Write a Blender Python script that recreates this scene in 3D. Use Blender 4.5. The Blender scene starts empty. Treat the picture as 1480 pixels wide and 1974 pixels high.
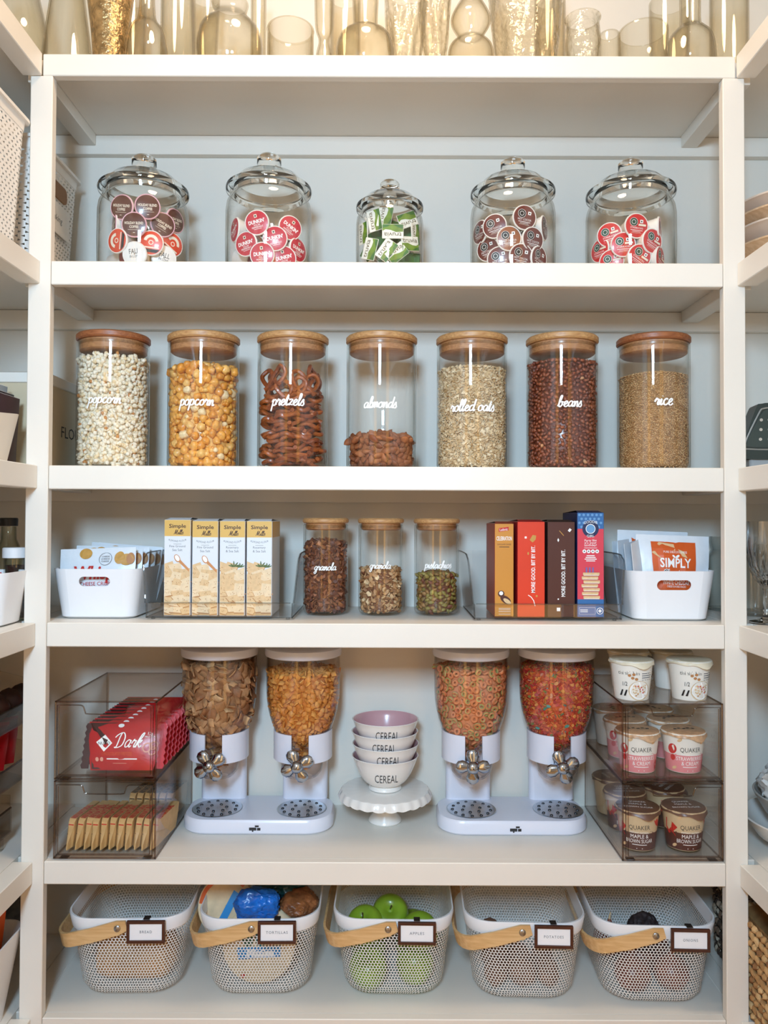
import bpy, bmesh, math, random
from mathutils import Vector, Matrix, Euler, noise as mnoise
sc = bpy.context.scene
C = sc.collection
PI = math.pi
R = math.radians
rnd = random.Random(7)

# ---------------------------------------------------------------- camera (photo frame 1480 x 1974)
F = 1500.0                       # focal length in pixels
EYE = 1.35
TILT, ROLL = R(1.1), R(0.22)
SHIFT = -16.0                    # pixels
cam_d = bpy.data.cameras.new('camera')
cam = bpy.data.objects.new('camera', cam_d)
C.objects.link(cam)
cam_d.sensor_fit = 'VERTICAL'
cam_d.sensor_height = 36.0
cam_d.lens = F / 1974 * 36.0
cam_d.shift_y = SHIFT / 1974
cam_d.clip_start = 0.01
CAMLOC = Vector((0, -1.5, EYE))
cam.matrix_world = Matrix.Translation(CAMLOC) @ Matrix.Rotation(PI/2 + TILT, 4, 'X') @ Matrix.Rotation(ROLL, 4, 'Z')
sc.camera = cam
CR = cam.matrix_world.to_3x3()

def P(px, py, Y=0.0):
    """world point seen at photo pixel (px,py) at depth plane y=Y"""
    d = CR @ Vector(((px-740)/F, (987-py+SHIFT)/F, -1))
    t = (Y - CAMLOC.y) / d.y
    return CAMLOC + d*t
def X(px, Y=0.0, py=1000): return P(px, py, Y).x
def Z(py, Y=0.0, px=740): return P(px, py, Y).z
def mm(n, Y=0.0): return n*(1.5+Y)/F       # n pixels at depth Y in metres

# ---------------------------------------------------------------- view, world, lights
sc.view_settings.view_transform = 'Standard'
sc.view_settings.look = 'None'
sc.view_settings.gamma = 1
sc.view_settings.use_curve_mapping = False
sc.view_settings.exposure = 0.14
sc.cycles.transparent_max_bounces = 24
sc.cycles.max_bounces = 8
sc.cycles.caustics_reflective = False
sc.cycles.caustics_refractive = False

w = bpy.data.worlds.new('room_beyond')
sc.world = w
w.use_nodes = True
w.node_tree.nodes['Background'].inputs[0].default_value = (1.0, 0.58, 0.22, 1)
w.node_tree.nodes['Background'].inputs[1].default_value = 2.0

def area(name, loc, to, sx, sy, power, col, shape='RECTANGLE'):
    l = bpy.data.lights.new(name, 'AREA')
    l.shape = shape; l.size = sx; l.size_y = sy; l.energy = power; l.color = col
    o = bpy.data.objects.new(name, l); C.objects.link(o)
    o.location = loc
    o.rotation_euler = (Vector(to)-Vector(loc)).to_track_quat('-Z', 'Y').to_euler()
    return o
# daylight entering through the window in the wall behind the camera, and a warm ceiling lamp
area('window_daylight', (-0.22, -2.12, EYE+0.62), (0, 0, EYE-0.70), 0.30, 0.42, 46, (0.48, 0.74, 1.0))
area('ceiling_lamp_light', (0.0, -0.40, 2.90), (0, -0.40, 0), 0.34, 0.34, 11, (1.0, 0.72, 0.47), 'DISK')

# ---------------------------------------------------------------- materials
def lin(c):
    return tuple((x/255/12.92 if x/255 <= .04045 else ((x/255+.055)/1.055)**2.4) for x in c)
MATS = {}
def node(nt, typ, **kw):
    n = nt.nodes.new(typ)
    for k, v in kw.items(): setattr(n, k, v)
    return n
def pm(name, rgb, rough=.5, metal=0, var=.06, vscale=14, bump=0, bscale=60, coat=0, spec=.5, sss=0, alpha=None):
    """Principled material: a base colour with noise variation and optional bump"""
    if name in MATS: return MATS[name]
    m = bpy.data.materials.new(name); m.use_nodes = True
    nt = m.node_tree; b = nt.nodes['Principled BSDF']
    col = lin(rgb)
    tc = node(nt, 'ShaderNodeTexCoord')
    nz = node(nt, 'ShaderNodeTexNoise'); nz.inputs['Scale'].default_value = vscale; nz.inputs['Detail'].default_value = 4
    nt.links.new(tc.outputs['Object'], nz.inputs['Vector'])
    rp = node(nt, 'ShaderNodeValToRGB')
    rp.color_ramp.elements[0].position = .3; rp.color_ramp.elements[1].position = .7
    rp.color_ramp.elements[0].color = tuple(max(0, x*(1-var)) for x in col)+(1,)
    rp.color_ramp.elements[1].color = tuple(min(1, x*(1+var*.6)) for x in col)+(1,)
    nt.links.new(nz.outputs['Fac'], rp.inputs['Fac'])
    nt.links.new(rp.outputs['Color'], b.inputs['Base Color'])
    b.inputs['Roughness'].default_value = rough
    b.inputs['Metallic'].default_value = metal
    b.inputs['Specular IOR Level'].default_value = spec
    b.inputs['Coat Weight'].default_value = coat
    if bump:
        n2 = node(nt, 'ShaderNodeTexNoise'); n2.inputs['Scale'].default_value = bscale; n2.inputs['Detail'].default_value = 5
        nt.links.new(tc.outputs['Object'], n2.inputs['Vector'])
        bp = node(nt, 'ShaderNodeBump'); bp.inputs['Strength'].default_value = bump; bp.inputs['Distance'].default_value = .004
        nt.links.new(n2.outputs['Fac'], bp.inputs['Height'])
        nt.links.new(bp.outputs['Normal'], b.inputs['Normal'])
    MATS[name] = m
    return m
def pieces_mat(name, cols, rough=.6, var=.18, vscale=300, bump=0, coat=0):
    """cols: list of (weight, rgb); each loose piece takes one of the colours"""
    if name in MATS: return MATS[name]
    m = bpy.data.materials.new(name); m.use_nodes = True
    nt = m.node_tree; b = nt.nodes['Principled BSDF']
    g = node(nt, 'ShaderNodeNewGeometry'); oi = node(nt, 'ShaderNodeObjectInfo')
    ad = node(nt, 'ShaderNodeMath', operation='ADD'); fr = node(nt, 'ShaderNodeMath', operation='FRACT')
    nt.links.new(g.outputs['Random Per Island'], ad.inputs[0]); nt.links.new(oi.outputs['Random'], ad.inputs[1])
    nt.links.new(ad.outputs[0], fr.inputs[0])
    rp = node(nt, 'ShaderNodeValToRGB'); rp.color_ramp.interpolation = 'CONSTANT'
    tot = sum(c[0] for c in cols); acc = 0
    els = rp.color_ramp.elements
    for i, (wt, rgb) in enumerate(cols):
        e = els[0] if i == 0 else (els[1] if i == 1 else els.new(acc/tot))
        e.position = acc/tot; e.color = tuple(min(1, x*k) for x, k in zip(lin(rgb), (1.06, 1.0, .92)))+(1,)
        acc += wt
    if len(cols) == 1: els[1].color = els[0].color
    nt.links.new(fr.outputs[0], rp.inputs['Fac'])
    tc = node(nt, 'ShaderNodeTexCoord')
    nz = node(nt, 'ShaderNodeTexNoise'); nz.inputs['Scale'].default_value = vscale; nz.inputs['Detail'].default_value = 3
    nt.links.new(tc.outputs['Object'], nz.inputs['Vector'])
    mr = node(nt, 'ShaderNodeMapRange'); mr.inputs['From Min'].default_value = .3; mr.inputs['From Max'].default_value = .7
    mr.inputs['To Min'].default_value = 1-var; mr.inputs['To Max'].default_value = 1+var*.5
    nt.links.new(nz.outputs['Fac'], mr.inputs['Value'])
    mx = node(nt, 'ShaderNodeMixRGB', blend_type='MULTIPLY'); mx.inputs['Fac'].default_value = 1
    nt.links.new(rp.outputs['Color'], mx.inputs[1]); nt.links.new(mr.outputs[0], mx.inputs[2])
    nt.links.new(mx.outputs[0], b.inputs['Base Color'])
    b.inputs['Roughness'].default_value = rough
    b.inputs['Coat Weight'].default_value = coat
    if bump:
        bp = node(nt, 'ShaderNodeBump'); bp.inputs['Strength'].default_value = bump; bp.inputs['Distance'].default_value = .002
        nt.links.new(nz.outputs['Fac'], bp.inputs['Height']); nt.links.new(bp.outputs['Normal'], b.inputs['Normal'])
    MATS[name] = m
    return m
def glass(name, tint=(.97, .985, .98), edge=(.55, .58, .54), ior=1.45, rough=.0, power=3.0, bump=0, bscale=40):
    """clear thin-walled glass or plastic: transparent with Fresnel reflection, darker where the wall is seen edge-on"""
    if name in MATS: return MATS[name]
    m = bpy.data.materials.new(name); m.use_nodes = True
    nt = m.node_tree; nt.nodes.clear()
    out = node(nt, 'ShaderNodeOutputMaterial')
    lw = node(nt, 'ShaderNodeLayerWeight'); lw.inputs['Blend'].default_value = .5
    pw = node(nt, 'ShaderNodeMath', operation='POWER'); pw.inputs[1].default_value = power
    nt.links.new(lw.outputs['Facing'], pw.inputs[0])
    mx = node(nt, 'ShaderNodeMixRGB'); mx.inputs[1].default_value = tint+(1,); mx.inputs[2].default_value = edge+(1,)
    nt.links.new(pw.outputs[0], mx.inputs['Fac'])
    tr = node(nt, 'ShaderNodeBsdfTransparent'); nt.links.new(mx.outputs[0], tr.inputs['Color'])
    gl = node(nt, 'ShaderNodeBsdfGlossy'); gl.inputs['Roughness'].default_value = rough; gl.inputs['Color'].default_value = (1, 1, 1, 1)
    f0 = ((ior-1)/(ior+1))**2
    p5 = node(nt, 'ShaderNodeMath', operation='POWER'); p5.inputs[1].default_value = 5; nt.links.new(lw.outputs['Facing'], p5.inputs[0])
    fz = node(nt, 'ShaderNodeMath', operation='MULTIPLY_ADD'); nt.links.new(p5.outputs[0], fz.inputs[0])
    fz.inputs[1].default_value = (1-f0)*.75; fz.inputs[2].default_value = f0
    if bump:
        tc = node(nt, 'ShaderNodeTexCoord'); nz = node(nt, 'ShaderNodeTexNoise'); nz.inputs['Scale'].default_value = bscale
        nt.links.new(tc.outputs['Object'], nz.inputs['Vector'])
        bp = node(nt, 'ShaderNodeBump'); bp.inputs['Strength'].default_value = bump; bp.inputs['Distance'].default_value = .01
        nt.links.new(nz.outputs['Fac'], bp.inputs['Height'])
        nt.links.new(bp.outputs['Normal'], gl.inputs['Normal']); nt.links.new(bp.outputs['Normal'], lw.inputs['Normal'])
    ms = node(nt, 'ShaderNodeMixShader')
    nt.links.new(fz.outputs[0], ms.inputs[0]); nt.links.new(tr.outputs[0], ms.inputs[1]); nt.links.new(gl.outputs[0], ms.inputs[2])
    nt.links.new(ms.outputs[0], out.inputs['Surface'])
    MATS[name] = m
    return m
def solid_glass(name, rgb, ior=1.48, rough=.0):
    if name in MATS: return MATS[name]
    m = bpy.data.materials.new(name); m.use_nodes = True
    nt = m.node_tree; b = nt.nodes['Principled BSDF']
    b.inputs['Base Color'].default_value = rgb+(1,); b.inputs['Transmission Weight'].default_value = 1
    b.inputs['IOR'].default_value = ior
    tc = node(nt, 'ShaderNodeTexCoord'); nz = node(nt, 'ShaderNodeTexNoise'); nz.inputs['Scale'].default_value = 25
    nt.links.new(tc.outputs['Object'], nz.inputs['Vector'])
    mr = node(nt, 'ShaderNodeMapRange'); mr.inputs['To Min'].default_value = rough; mr.inputs['To Max'].default_value = rough+.02
    nt.links.new(nz.outputs['Fac'], mr.inputs['Value']); nt.links.new(mr.outputs[0], b.inputs['Roughness'])
    MATS[name] = m
    return m
def holes(name, rgb, pitch, radius, rough=.5, tri=False, squash=1.0):
    """sheet with punched holes laid out on its UVs (metres), staggered rows"""
    if name in MATS: return MATS[name]
    m = bpy.data.materials.new(name); m.use_nodes = True
    nt = m.node_tree; b = nt.nodes['Principled BSDF']; out = nt.nodes['Material Output']
    b.inputs['Base Color'].default_value = lin(rgb)+(1,); b.inputs['Roughness'].default_value = rough
    uv = node(nt, 'ShaderNodeUVMap'); sx = node(nt, 'ShaderNodeSeparateXYZ'); nt.links.new(uv.outputs[0], sx.inputs[0])
    def M(op, a, bb=None):
        n = node(nt, 'ShaderNodeMath', operation=op)
        for i, v in enumerate((a, bb)):
            if v is None: continue
            if isinstance(v, (int, float)): n.inputs[i].default_value = v
            else: nt.links.new(v, n.inputs[i])
        return n.outputs[0]
    u = M('DIVIDE', sx.outputs[0], pitch); v = M('DIVIDE', sx.outputs[1], pitch*.866*squash)
    row = M('FLOOR', v); par = M('MODULO', row, 2.0)
    fu = M('SUBTRACT', M('FRACT', M('ADD', u, M('MULTIPLY', M('ABSOLUTE', par), .5))), .5)
    fv = M('SUBTRACT', M('FRACT', v), .5)
    if tri:
        # triangular hole alternately pointing left and right
        sg = M('SUBTRACT', M('MULTIPLY', M('ABSOLUTE', par), 2.0), 1.0)
        a = M('MULTIPLY', fu, sg)
        d = M('MAXIMUM', M('SUBTRACT', M('ABSOLUTE', fv), M('MULTIPLY', M('ADD', a, .25), .6)), M('SUBTRACT', M('ABSOLUTE', a), .25))
        inside = M('LESS_THAN', d, 0.0)
    else:
        d = M('SQRT', M('ADD', M('MULTIPLY', fu, fu), M('MULTIPLY', M('MULTIPLY', fv, fv), .75*squash*squash)))
        inside = M('LESS_THAN', d, radius/pitch)
    tr = node(nt, 'ShaderNodeBsdfTransparent'); ms = node(nt, 'ShaderNodeMixShader')
    nt.links.new(inside, ms.inputs[0]); nt.links.new(b.outputs[0], ms.inputs[1]); nt.links.new(tr.outputs[0], ms.inputs[2])
    nt.links.new(ms.outputs[0], out.inputs['Surface'])
    MATS[name] = m
    return m
def wood(name, light, dark, scale=30, rough=.5, axis='X'):
    if name in MATS: return MATS[name]
    m = bpy.data.materials.new(name); m.use_nodes = True
    nt = m.node_tree; b = nt.nodes['Principled BSDF']
    tc = node(nt, 'ShaderNodeTexCoord'); mp = node(nt, 'ShaderNodeMapping')
    s = {'X': (1, 12, 12), 'Y': (12, 1, 12), 'Z': (12, 12, 1)}[axis]
    mp.inputs['Scale'].default_value = s
    nt.links.new(tc.outputs['Object'], mp.inputs['Vector'])
    nz = node(nt, 'ShaderNodeTexNoise'); nz.inputs['Scale'].default_value = scale; nz.inputs['Detail'].default_value = 6
    nt.links.new(mp.outputs[0], nz.inputs['Vector'])
    rp = node(nt, 'ShaderNodeValToRGB'); rp.color_ramp.elements[0].position = .35; rp.color_ramp.elements[1].position = .65
    rp.color_ramp.elements[0].color = lin(dark)+(1,); rp.color_ramp.elements[1].color = lin(light)+(1,)
    nt.links.new(nz.outputs['Fac'], rp.inputs['Fac']); nt.links.new(rp.outputs[0], b.inputs['Base Color'])
    b.inputs['Roughness'].default_value = rough
    MATS[name] = m
    return m

PAINT = pm('white_paint', (232, 225, 214), .42, var=.02, vscale=6, bump=.05, bscale=35)
WALLP = pm('wall_paint', (228, 222, 211), .6, var=.02, vscale=4, bump=.06, bscale=90)
CEILP = pm('ceiling_paint', (232, 220, 202), .8, var=.02)
FLOORM = wood('floor_boards', (222, 168, 104), (200, 144, 84), 8, .45, 'Y')  # unseen floor, made lighter and more orange to bounce warm light under the shelves
WHITE = pm('white_plastic', (238, 239, 242), .32, var=.015)
LETTERW = pm('white_vinyl_lettering', (250, 250, 248), .5, var=.01)
BLACK = pm('black_print', (28, 26, 26), .5, var=.05)
CHROME = pm('chrome', (176, 186, 202), .10, 1.0, var=.02)
STEEL = pm('brushed_steel', (170, 172, 176), .28, 1.0, var=.06)

# ---------------------------------------------------------------- mesh builder
class MB:
    nosharp = False
    def __init__(s): s.v = []; s.f = []; s.m = []; s.s = []; s.uv = None
    def add(s, vs, fs, mi=0, smooth=False, T=None):
        o = len(s.v)
        s.v += [tuple(T @ Vector(p)) for p in vs] if T is not None else [tuple(p) for p in vs]
        s.f += [tuple(i+o for i in f) for f in fs]
        s.m += [mi]*len(fs); s.s += [smooth]*len(fs)
        return s
    def box(s, x0, x1, y0, y1, z0, z1, b=0, mi=0, T=None):
        if b <= 0:
            vs = [(x, y, z) for x in (x0, x1) for y in (y0, y1) for z in (z0, z1)]
            return s.add(vs, [(0,1,3,2), (4,6,7,5), (0,4,5,1), (2,3,7,6), (0,2,6,4), (1,5,7,3)], mi, False, T)
        vs = []; ix = {}
        for i, x in enumerate((x0, x1)):
            for j, y in enumerate((y0, y1)):
                for k, z in enumerate((z0, z1)):
                    dx, dy, dz = (b if i == 0 else -b), (b if j == 0 else -b), (b if k == 0 else -b)
                    ix[i,j,k,0] = len(vs); vs.append((x, y+dy, z+dz))
                    ix[i,j,k,1] = len(vs); vs.append((x+dx, y, z+dz))
                    ix[i,j,k,2] = len(vs); vs.append((x+dx, y+dy, z))
        fs = []
        q = [(0,0), (1,0), (1,1), (0,1)]
        for i in (0,1): fs.append([ix[i,a,c,0] for a, c in (q if i else q[::-1])])
        for j in (0,1): fs.append([ix[a,j,c,1] for a, c in (q[::-1] if j else q)])
        for k in (0,1): fs.append([ix[a,c,k,2] for a, c in (q if k else q[::-1])])
        for i in (0,1):
            for j in (0,1):
                f = [ix[i,j,0,0], ix[i,j,0,1], ix[i,j,1,1], ix[i,j,1,0]]; fs.append(f if (i+j) % 2 == 1 else f[::-1])
        for i in (0,1):
            for k in (0,1):
                f = [ix[i,0,k,0], ix[i,0,k,2], ix[i,1,k,2], ix[i,1,k,0]]; fs.append(f if (i+k) % 2 == 0 else f[::-1])
        for j in (0,1):
            for k in (0,1):
                f = [ix[0,j,k,1], ix[0,j,k,2], ix[1,j,k,2], ix[1,j,k,1]]; fs.append(f if (j+k) % 2 == 1 else f[::-1])
        for i in (0,1):
            for j in (0,1):
                for k in (0,1):
                    f = [ix[i,j,k,0], ix[i,j,k,1], ix[i,j,k,2]]; fs.append(f if (i+j+k) % 2 == 0 else f[::-1])
        return s.add(vs, fs, mi, False, T)
    def loft(s, rings, cap0=False, cap1=False, mi=0, smooth=True, closed=True, T=None, uvs=None):
        n = len(rings[0]); vs = [p for r in rings for p in r]; fs = []
        for i in range(len(rings)-1):
            for j in range(n if closed else n-1):
                k = (j+1) % n
                fs.append((i*n+j, i*n+k, (i+1)*n+k, (i+1)*n+j))
        s.add(vs, fs, mi, smooth, T)
        o = len(s.v)-len(vs)
        if cap0: s.f.append(tuple(o+j for j in range(n))[::-1]); s.m.append(mi); s.s.append(False)
        if cap1: s.f.append(tuple(o+(len(rings)-1)*n+j for j in range(n))); s.m.append(mi); s.s.append(False)
        return s
    def lathe(s, prof, n=48, cap0=False, cap1=False, mi=0, T=None, smooth=True):
        rings = [[(r*math.cos(2*PI*j/n), r*math.sin(2*PI*j/n), z) for j in range(n)] for r, z in prof]
        return s.loft(rings, cap0, cap1, mi, smooth, True, T)
    def tube(s, path, rad, n=8, closed=False, mi=0, T=None, flat=None, caps=True):
        """round tube along a path; flat=(w,h) gives an elliptical section"""
        pts = [Vector(p) for p in path]; L = len(pts); rings = []
        up = Vector((0, 0, 1)); prev = None
        for i, p in enumerate(pts):
            if closed: t = pts[(i+1) % L]-pts[i-1]
            else: t = pts[min(i+1, L-1)]-pts[max(i-1, 0)]
            t.normalize()
            if prev is None:
                a = up if abs(t.dot(up)) < .95 else Vector((1, 0, 0))
                u = t.cross(a).normalized()
            else:
                u = (prev - t*prev.dot(t)).normalized()
            prev = u; v = t.cross(u)
            r = rad[i] if isinstance(rad, (list, tuple)) else rad
            w, h = (r, r) if flat is None else flat
            rings.append([p+u*w*math.cos(2*PI*j/n)+v*h*math.sin(2*PI*j/n) for j in range(n)])
        if closed: rings.append(rings[0])
        return s.loft(rings, caps and not closed, caps and not closed, mi, True, True, T)
    def prism(s, outline, y0, y1, mi=0, T=None, smooth=False):
        """outline: (x,z) points, extruded along y"""
        n = len(outline)
        vs = [(x, y0, z) for x, z in outline]+[(x, y1, z) for x, z in outline]
        s.add(vs, [(j, (j+1) % n, n+(j+1) % n, n+j) for j in range(n)], mi, smooth, T)
        o = len(s.v)-2*n
        s.f += [tuple(o+j for j in range(n))[::-1], tuple(o+n+j for j in range(n))]; s.m += [mi]*2; s.s += [False]*2
        return s
    def mesh(s, name, mats):
        me = bpy.data.meshes.new(name)
        me.from_pydata(s.v, [], s.f)
        for m in (mats if isinstance(mats, (list, tuple)) else [mats]): me.materials.append(m)
        me.polygons.foreach_set('material_index', s.m)
        me.polygons.foreach_set('use_smooth', s.s)
        if s.uv:
            l = me.uv_layers.new(name='UVMap')
            fl = []
            for p in me.polygons:
                for vi in p.vertices: fl += list(s.uv[vi])
            l.data.foreach_set('uv', fl)
        me.update()
        if any(s.s) and not s.nosharp: me.set_sharp_from_angle(angle=R(42))
        return me
    def build(s, name, mats, parent=None, loc=None, rot=None):
        return obj(name, s.mesh(name, mats), parent, loc, rot)

def obj(name, me, parent=None, loc=None, rot=None, M=None):
    o = bpy.data.objects.new(name, me); C.objects.link(o)
    if parent is not None: o.parent = parent
    if loc is not None: o.location = loc
    if rot is not None: o.rotation_euler = rot
    if M is not None: o.matrix_world = M
    return o
def tag(o, label, cat, group=None, kind=None):
    o['label'] = label; o['category'] = cat
    if group: o['group'] = group
    if kind: o['kind'] = kind
    return o
def thing(name, label, cat, loc=(0, 0, 0), rotz=0, group=None, rot=None, M=None):
    o = bpy.data.objects.new(name, None); C.objects.link(o)
    o.empty_display_size = .02
    if M is not None: o.matrix_world = M
    else:
        o.location = loc; o.rotation_euler = rot if rot else (0, 0, rotz)
    return tag(o, label, cat, group)
def struct(name, mb, mats, label=None, parent=None):
    o = mb.build(name, mats, parent)
    if parent is None:
        o['kind'] = 'structure'
        if label: o['label'] = label
        o['category'] = name.split('_')[0]
    return o
def copy_thing(root, M, label, group):
    r = root.copy(); C.objects.link(r); r.matrix_world = M; r['label'] = label
    if group: r['group'] = group
    for ch in root.children:
        c = ch.copy(); C.objects.link(c); c.parent = r
        for g in ch.children:
            d = g.copy(); C.objects.link(d); d.parent = c
    return r
def rrect(w, d, r, n=5, cx=0, cy=0):
    """rounded rectangle outline (counter-clockwise)"""
    pts = []
    r = min(r, w/2, d/2)
    for qx, qy, a0 in ((1, 1, 0), (-1, 1, 90), (-1, -1, 180), (1, -1, 270)):
        for i in range(n+1):
            a = R(a0+90*i/n)
            pts.append((cx+qx*(w/2-r)+r*math.cos(a), cy+qy*(d/2-r)+r*math.sin(a)))
    return pts
def ring(w, d, r, z, n=5, cx=0, cy=0): return [(x, y, z) for x, y in rrect(w, d, r, n, cx, cy)]
def catmull(pts, k=8, closed=False):
    pts = [Vector(p) for p in pts]; n = len(pts); out = []
    for i in range(n if closed else n-1):
        if closed: p0, p1, p2, p3 = pts[i-1], pts[i], pts[(i+1) % n], pts[(i+2) % n]
        else: p0, p1, p2, p3 = pts[max(i-1, 0)], pts[i], pts[i+1], pts[min(i+2, n-1)]
        for j in range(k):
            t = j/k
            out.append(.5*((2*p1)+(p2-p0)*t+(2*p0-5*p1+4*p2-p3)*t*t+(3*p1-p0-3*p2+p3)*t**3))
    if not closed: out.append(pts[-1])
    return out

# ---------------------------------------------------------------- lettering and flat print
TXT = {}
def txt(s, bold=0, space=1.0):
    key = (s, bold, space)
    if key not in TXT:
        cu = bpy.data.curves.new('t', 'FONT'); cu.body = s; cu.size = 1; cu.resolution_u = 2
        cu.offset = bold; cu.space_character = space
        o = bpy.data.objects.new('t', cu); C.objects.link(o)
        dg = bpy.context.evaluated_depsgraph_get()
        me = bpy.data.meshes.new_from_object(o.evaluated_get(dg))
        TXT[key] = ([(v.co.x, v.co.y) for v in me.vertices], [tuple(p.vertices) for p in me.polygons])
        bpy.data.objects.remove(o); bpy.data.curves.remove(cu); bpy.data.meshes.remove(me)
    return TXT[key]
SCRIPT = {
 'a': (1.0, [[(.75,.8),(.45,1),(.1,.6),(.2,.1),(.5,.1),(.75,.6),(.76,.95),(.72,.3),(.85,.02),(1.05,.25)]]),
 'b': (.95, [[(0,.1),(.35,1.3),(.42,1.9),(.25,1.9),(.15,1.2),(.15,.3),(.4,0),(.7,.4),(.55,.9),(.75,.8),(1,.85)]]),
 'c': (.8, [[(.65,.8),(.45,1),(.15,.7),(.15,.25),(.4,0),(.65,.1),(.85,.35)]]),
 'd': (1.0, [[(.75,.8),(.45,1),(.1,.6),(.2,.1),(.5,.1),(.78,.7),(.9,2),(.75,.5),(.85,.02),(1.05,.25)]]),
 'e': (.75, [[(-.05,.25),(.4,.5),(.58,.82),(.38,1),(.12,.65),(.2,.12),(.5,0),(.8,.3)]]),
 'g': (.95, [[(.75,.8),(.45,1),(.1,.6),(.2,.1),(.5,.1),(.75,.7),(.75,.95),(.68,-.5),(.4,-.9),(.15,-.6),(.55,-.12),(1.0,.25)]]),
 'h': (.85, [[(0,.1),(.4,1.5),(.38,1.95),(.2,1.7),(.1,.9),(.08,0),(.28,.75),(.55,.97),(.65,.6),(.65,.1),(.9,.25)]]),
 'i': (.5, [[(0,.25),(.22,.95),(.2,.2),(.35,.02),(.55,.25)], [(.27,1.35),(.31,1.4)]]),
 'k': (.8, [[(0,.1),(.4,1.5),(.38,1.95),(.2,1.7),(.1,.9),(.08,0),(.2,.6),(.55,1),(.5,.65),(.25,.55),(.6,.05),(.85,.25)]]),
 'l': (.5, [[(0,.25),(.38,1.3),(.42,1.85),(.25,1.95),(.15,1.3),(.18,.2),(.35,0),(.55,.25)]]),
 'm': (1.15, [[(0,.7),(.12,.95),(.18,0),(.3,.75),(.48,.98),(.56,.7),(.56,0),(.68,.75),(.88,.98),(.97,.7),(.97,.12),(1.2,.25)]]),
 'n': (.9, [[(0,.7),(.12,.95),(.18,0),(.32,.75),(.55,.98),(.65,.7),(.65,.12),(.78,.02),(.95,.25)]]),
 'o': (.85, [[(.5,1),(.15,.75),(.12,.25),(.4,0),(.7,.25),(.7,.75),(.48,1),(.6,.82),(.9,.85)]]),
 'p': (.9, [[(0,.6),(.2,.95),(.06,-.9),(.2,.6),(.5,1),(.75,.7),(.65,.15),(.4,.02),(.25,.2)],[(.62,.1),(.95,.3)]]),
 'r': (.7, [[(0,.5),(.18,1.05),(.28,.86),(.52,.88),(.46,.3),(.58,.02),(.75,.25)]]),
 's': (.68, [[(0,.25),(.36,1.05),(.42,.7),(.56,.3),(.38,0),(.1,.08)]]),
 't': (.55, [[(0,.3),(.32,1.75),(.22,.3),(.35,.02),(.6,.25)], [(.02,1.12),(.55,1.15)]]),
 'z': (.75, [[(.05,.85),(.3,1),(.58,.85),(.15,.1),(.4,.14),(.78,.05)]]),
 'u': (.9, [[(0,.3),(.15,.95),(.12,.2),(.35,.02),(.6,.3),(.68,.95),(.66,.2),(.8,.02),(.95,.25)]]),
 'D': (1.5, [[(.5,1.9),(.35,.1),(.1,.05),(.6,.0),(1.15,.35),(1.2,1.3),(.7,1.95),(.1,1.7),(-.2,1.3)]]),
 'M': (1.5, [[(-.2,0),(.1,.6),(.4,2),(.45,.1),(.9,1.5),(1.05,1.8),(1.0,.3),(1.2,0),(1.45,.25)]]),
 ' ': (.5, []),
}
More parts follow.
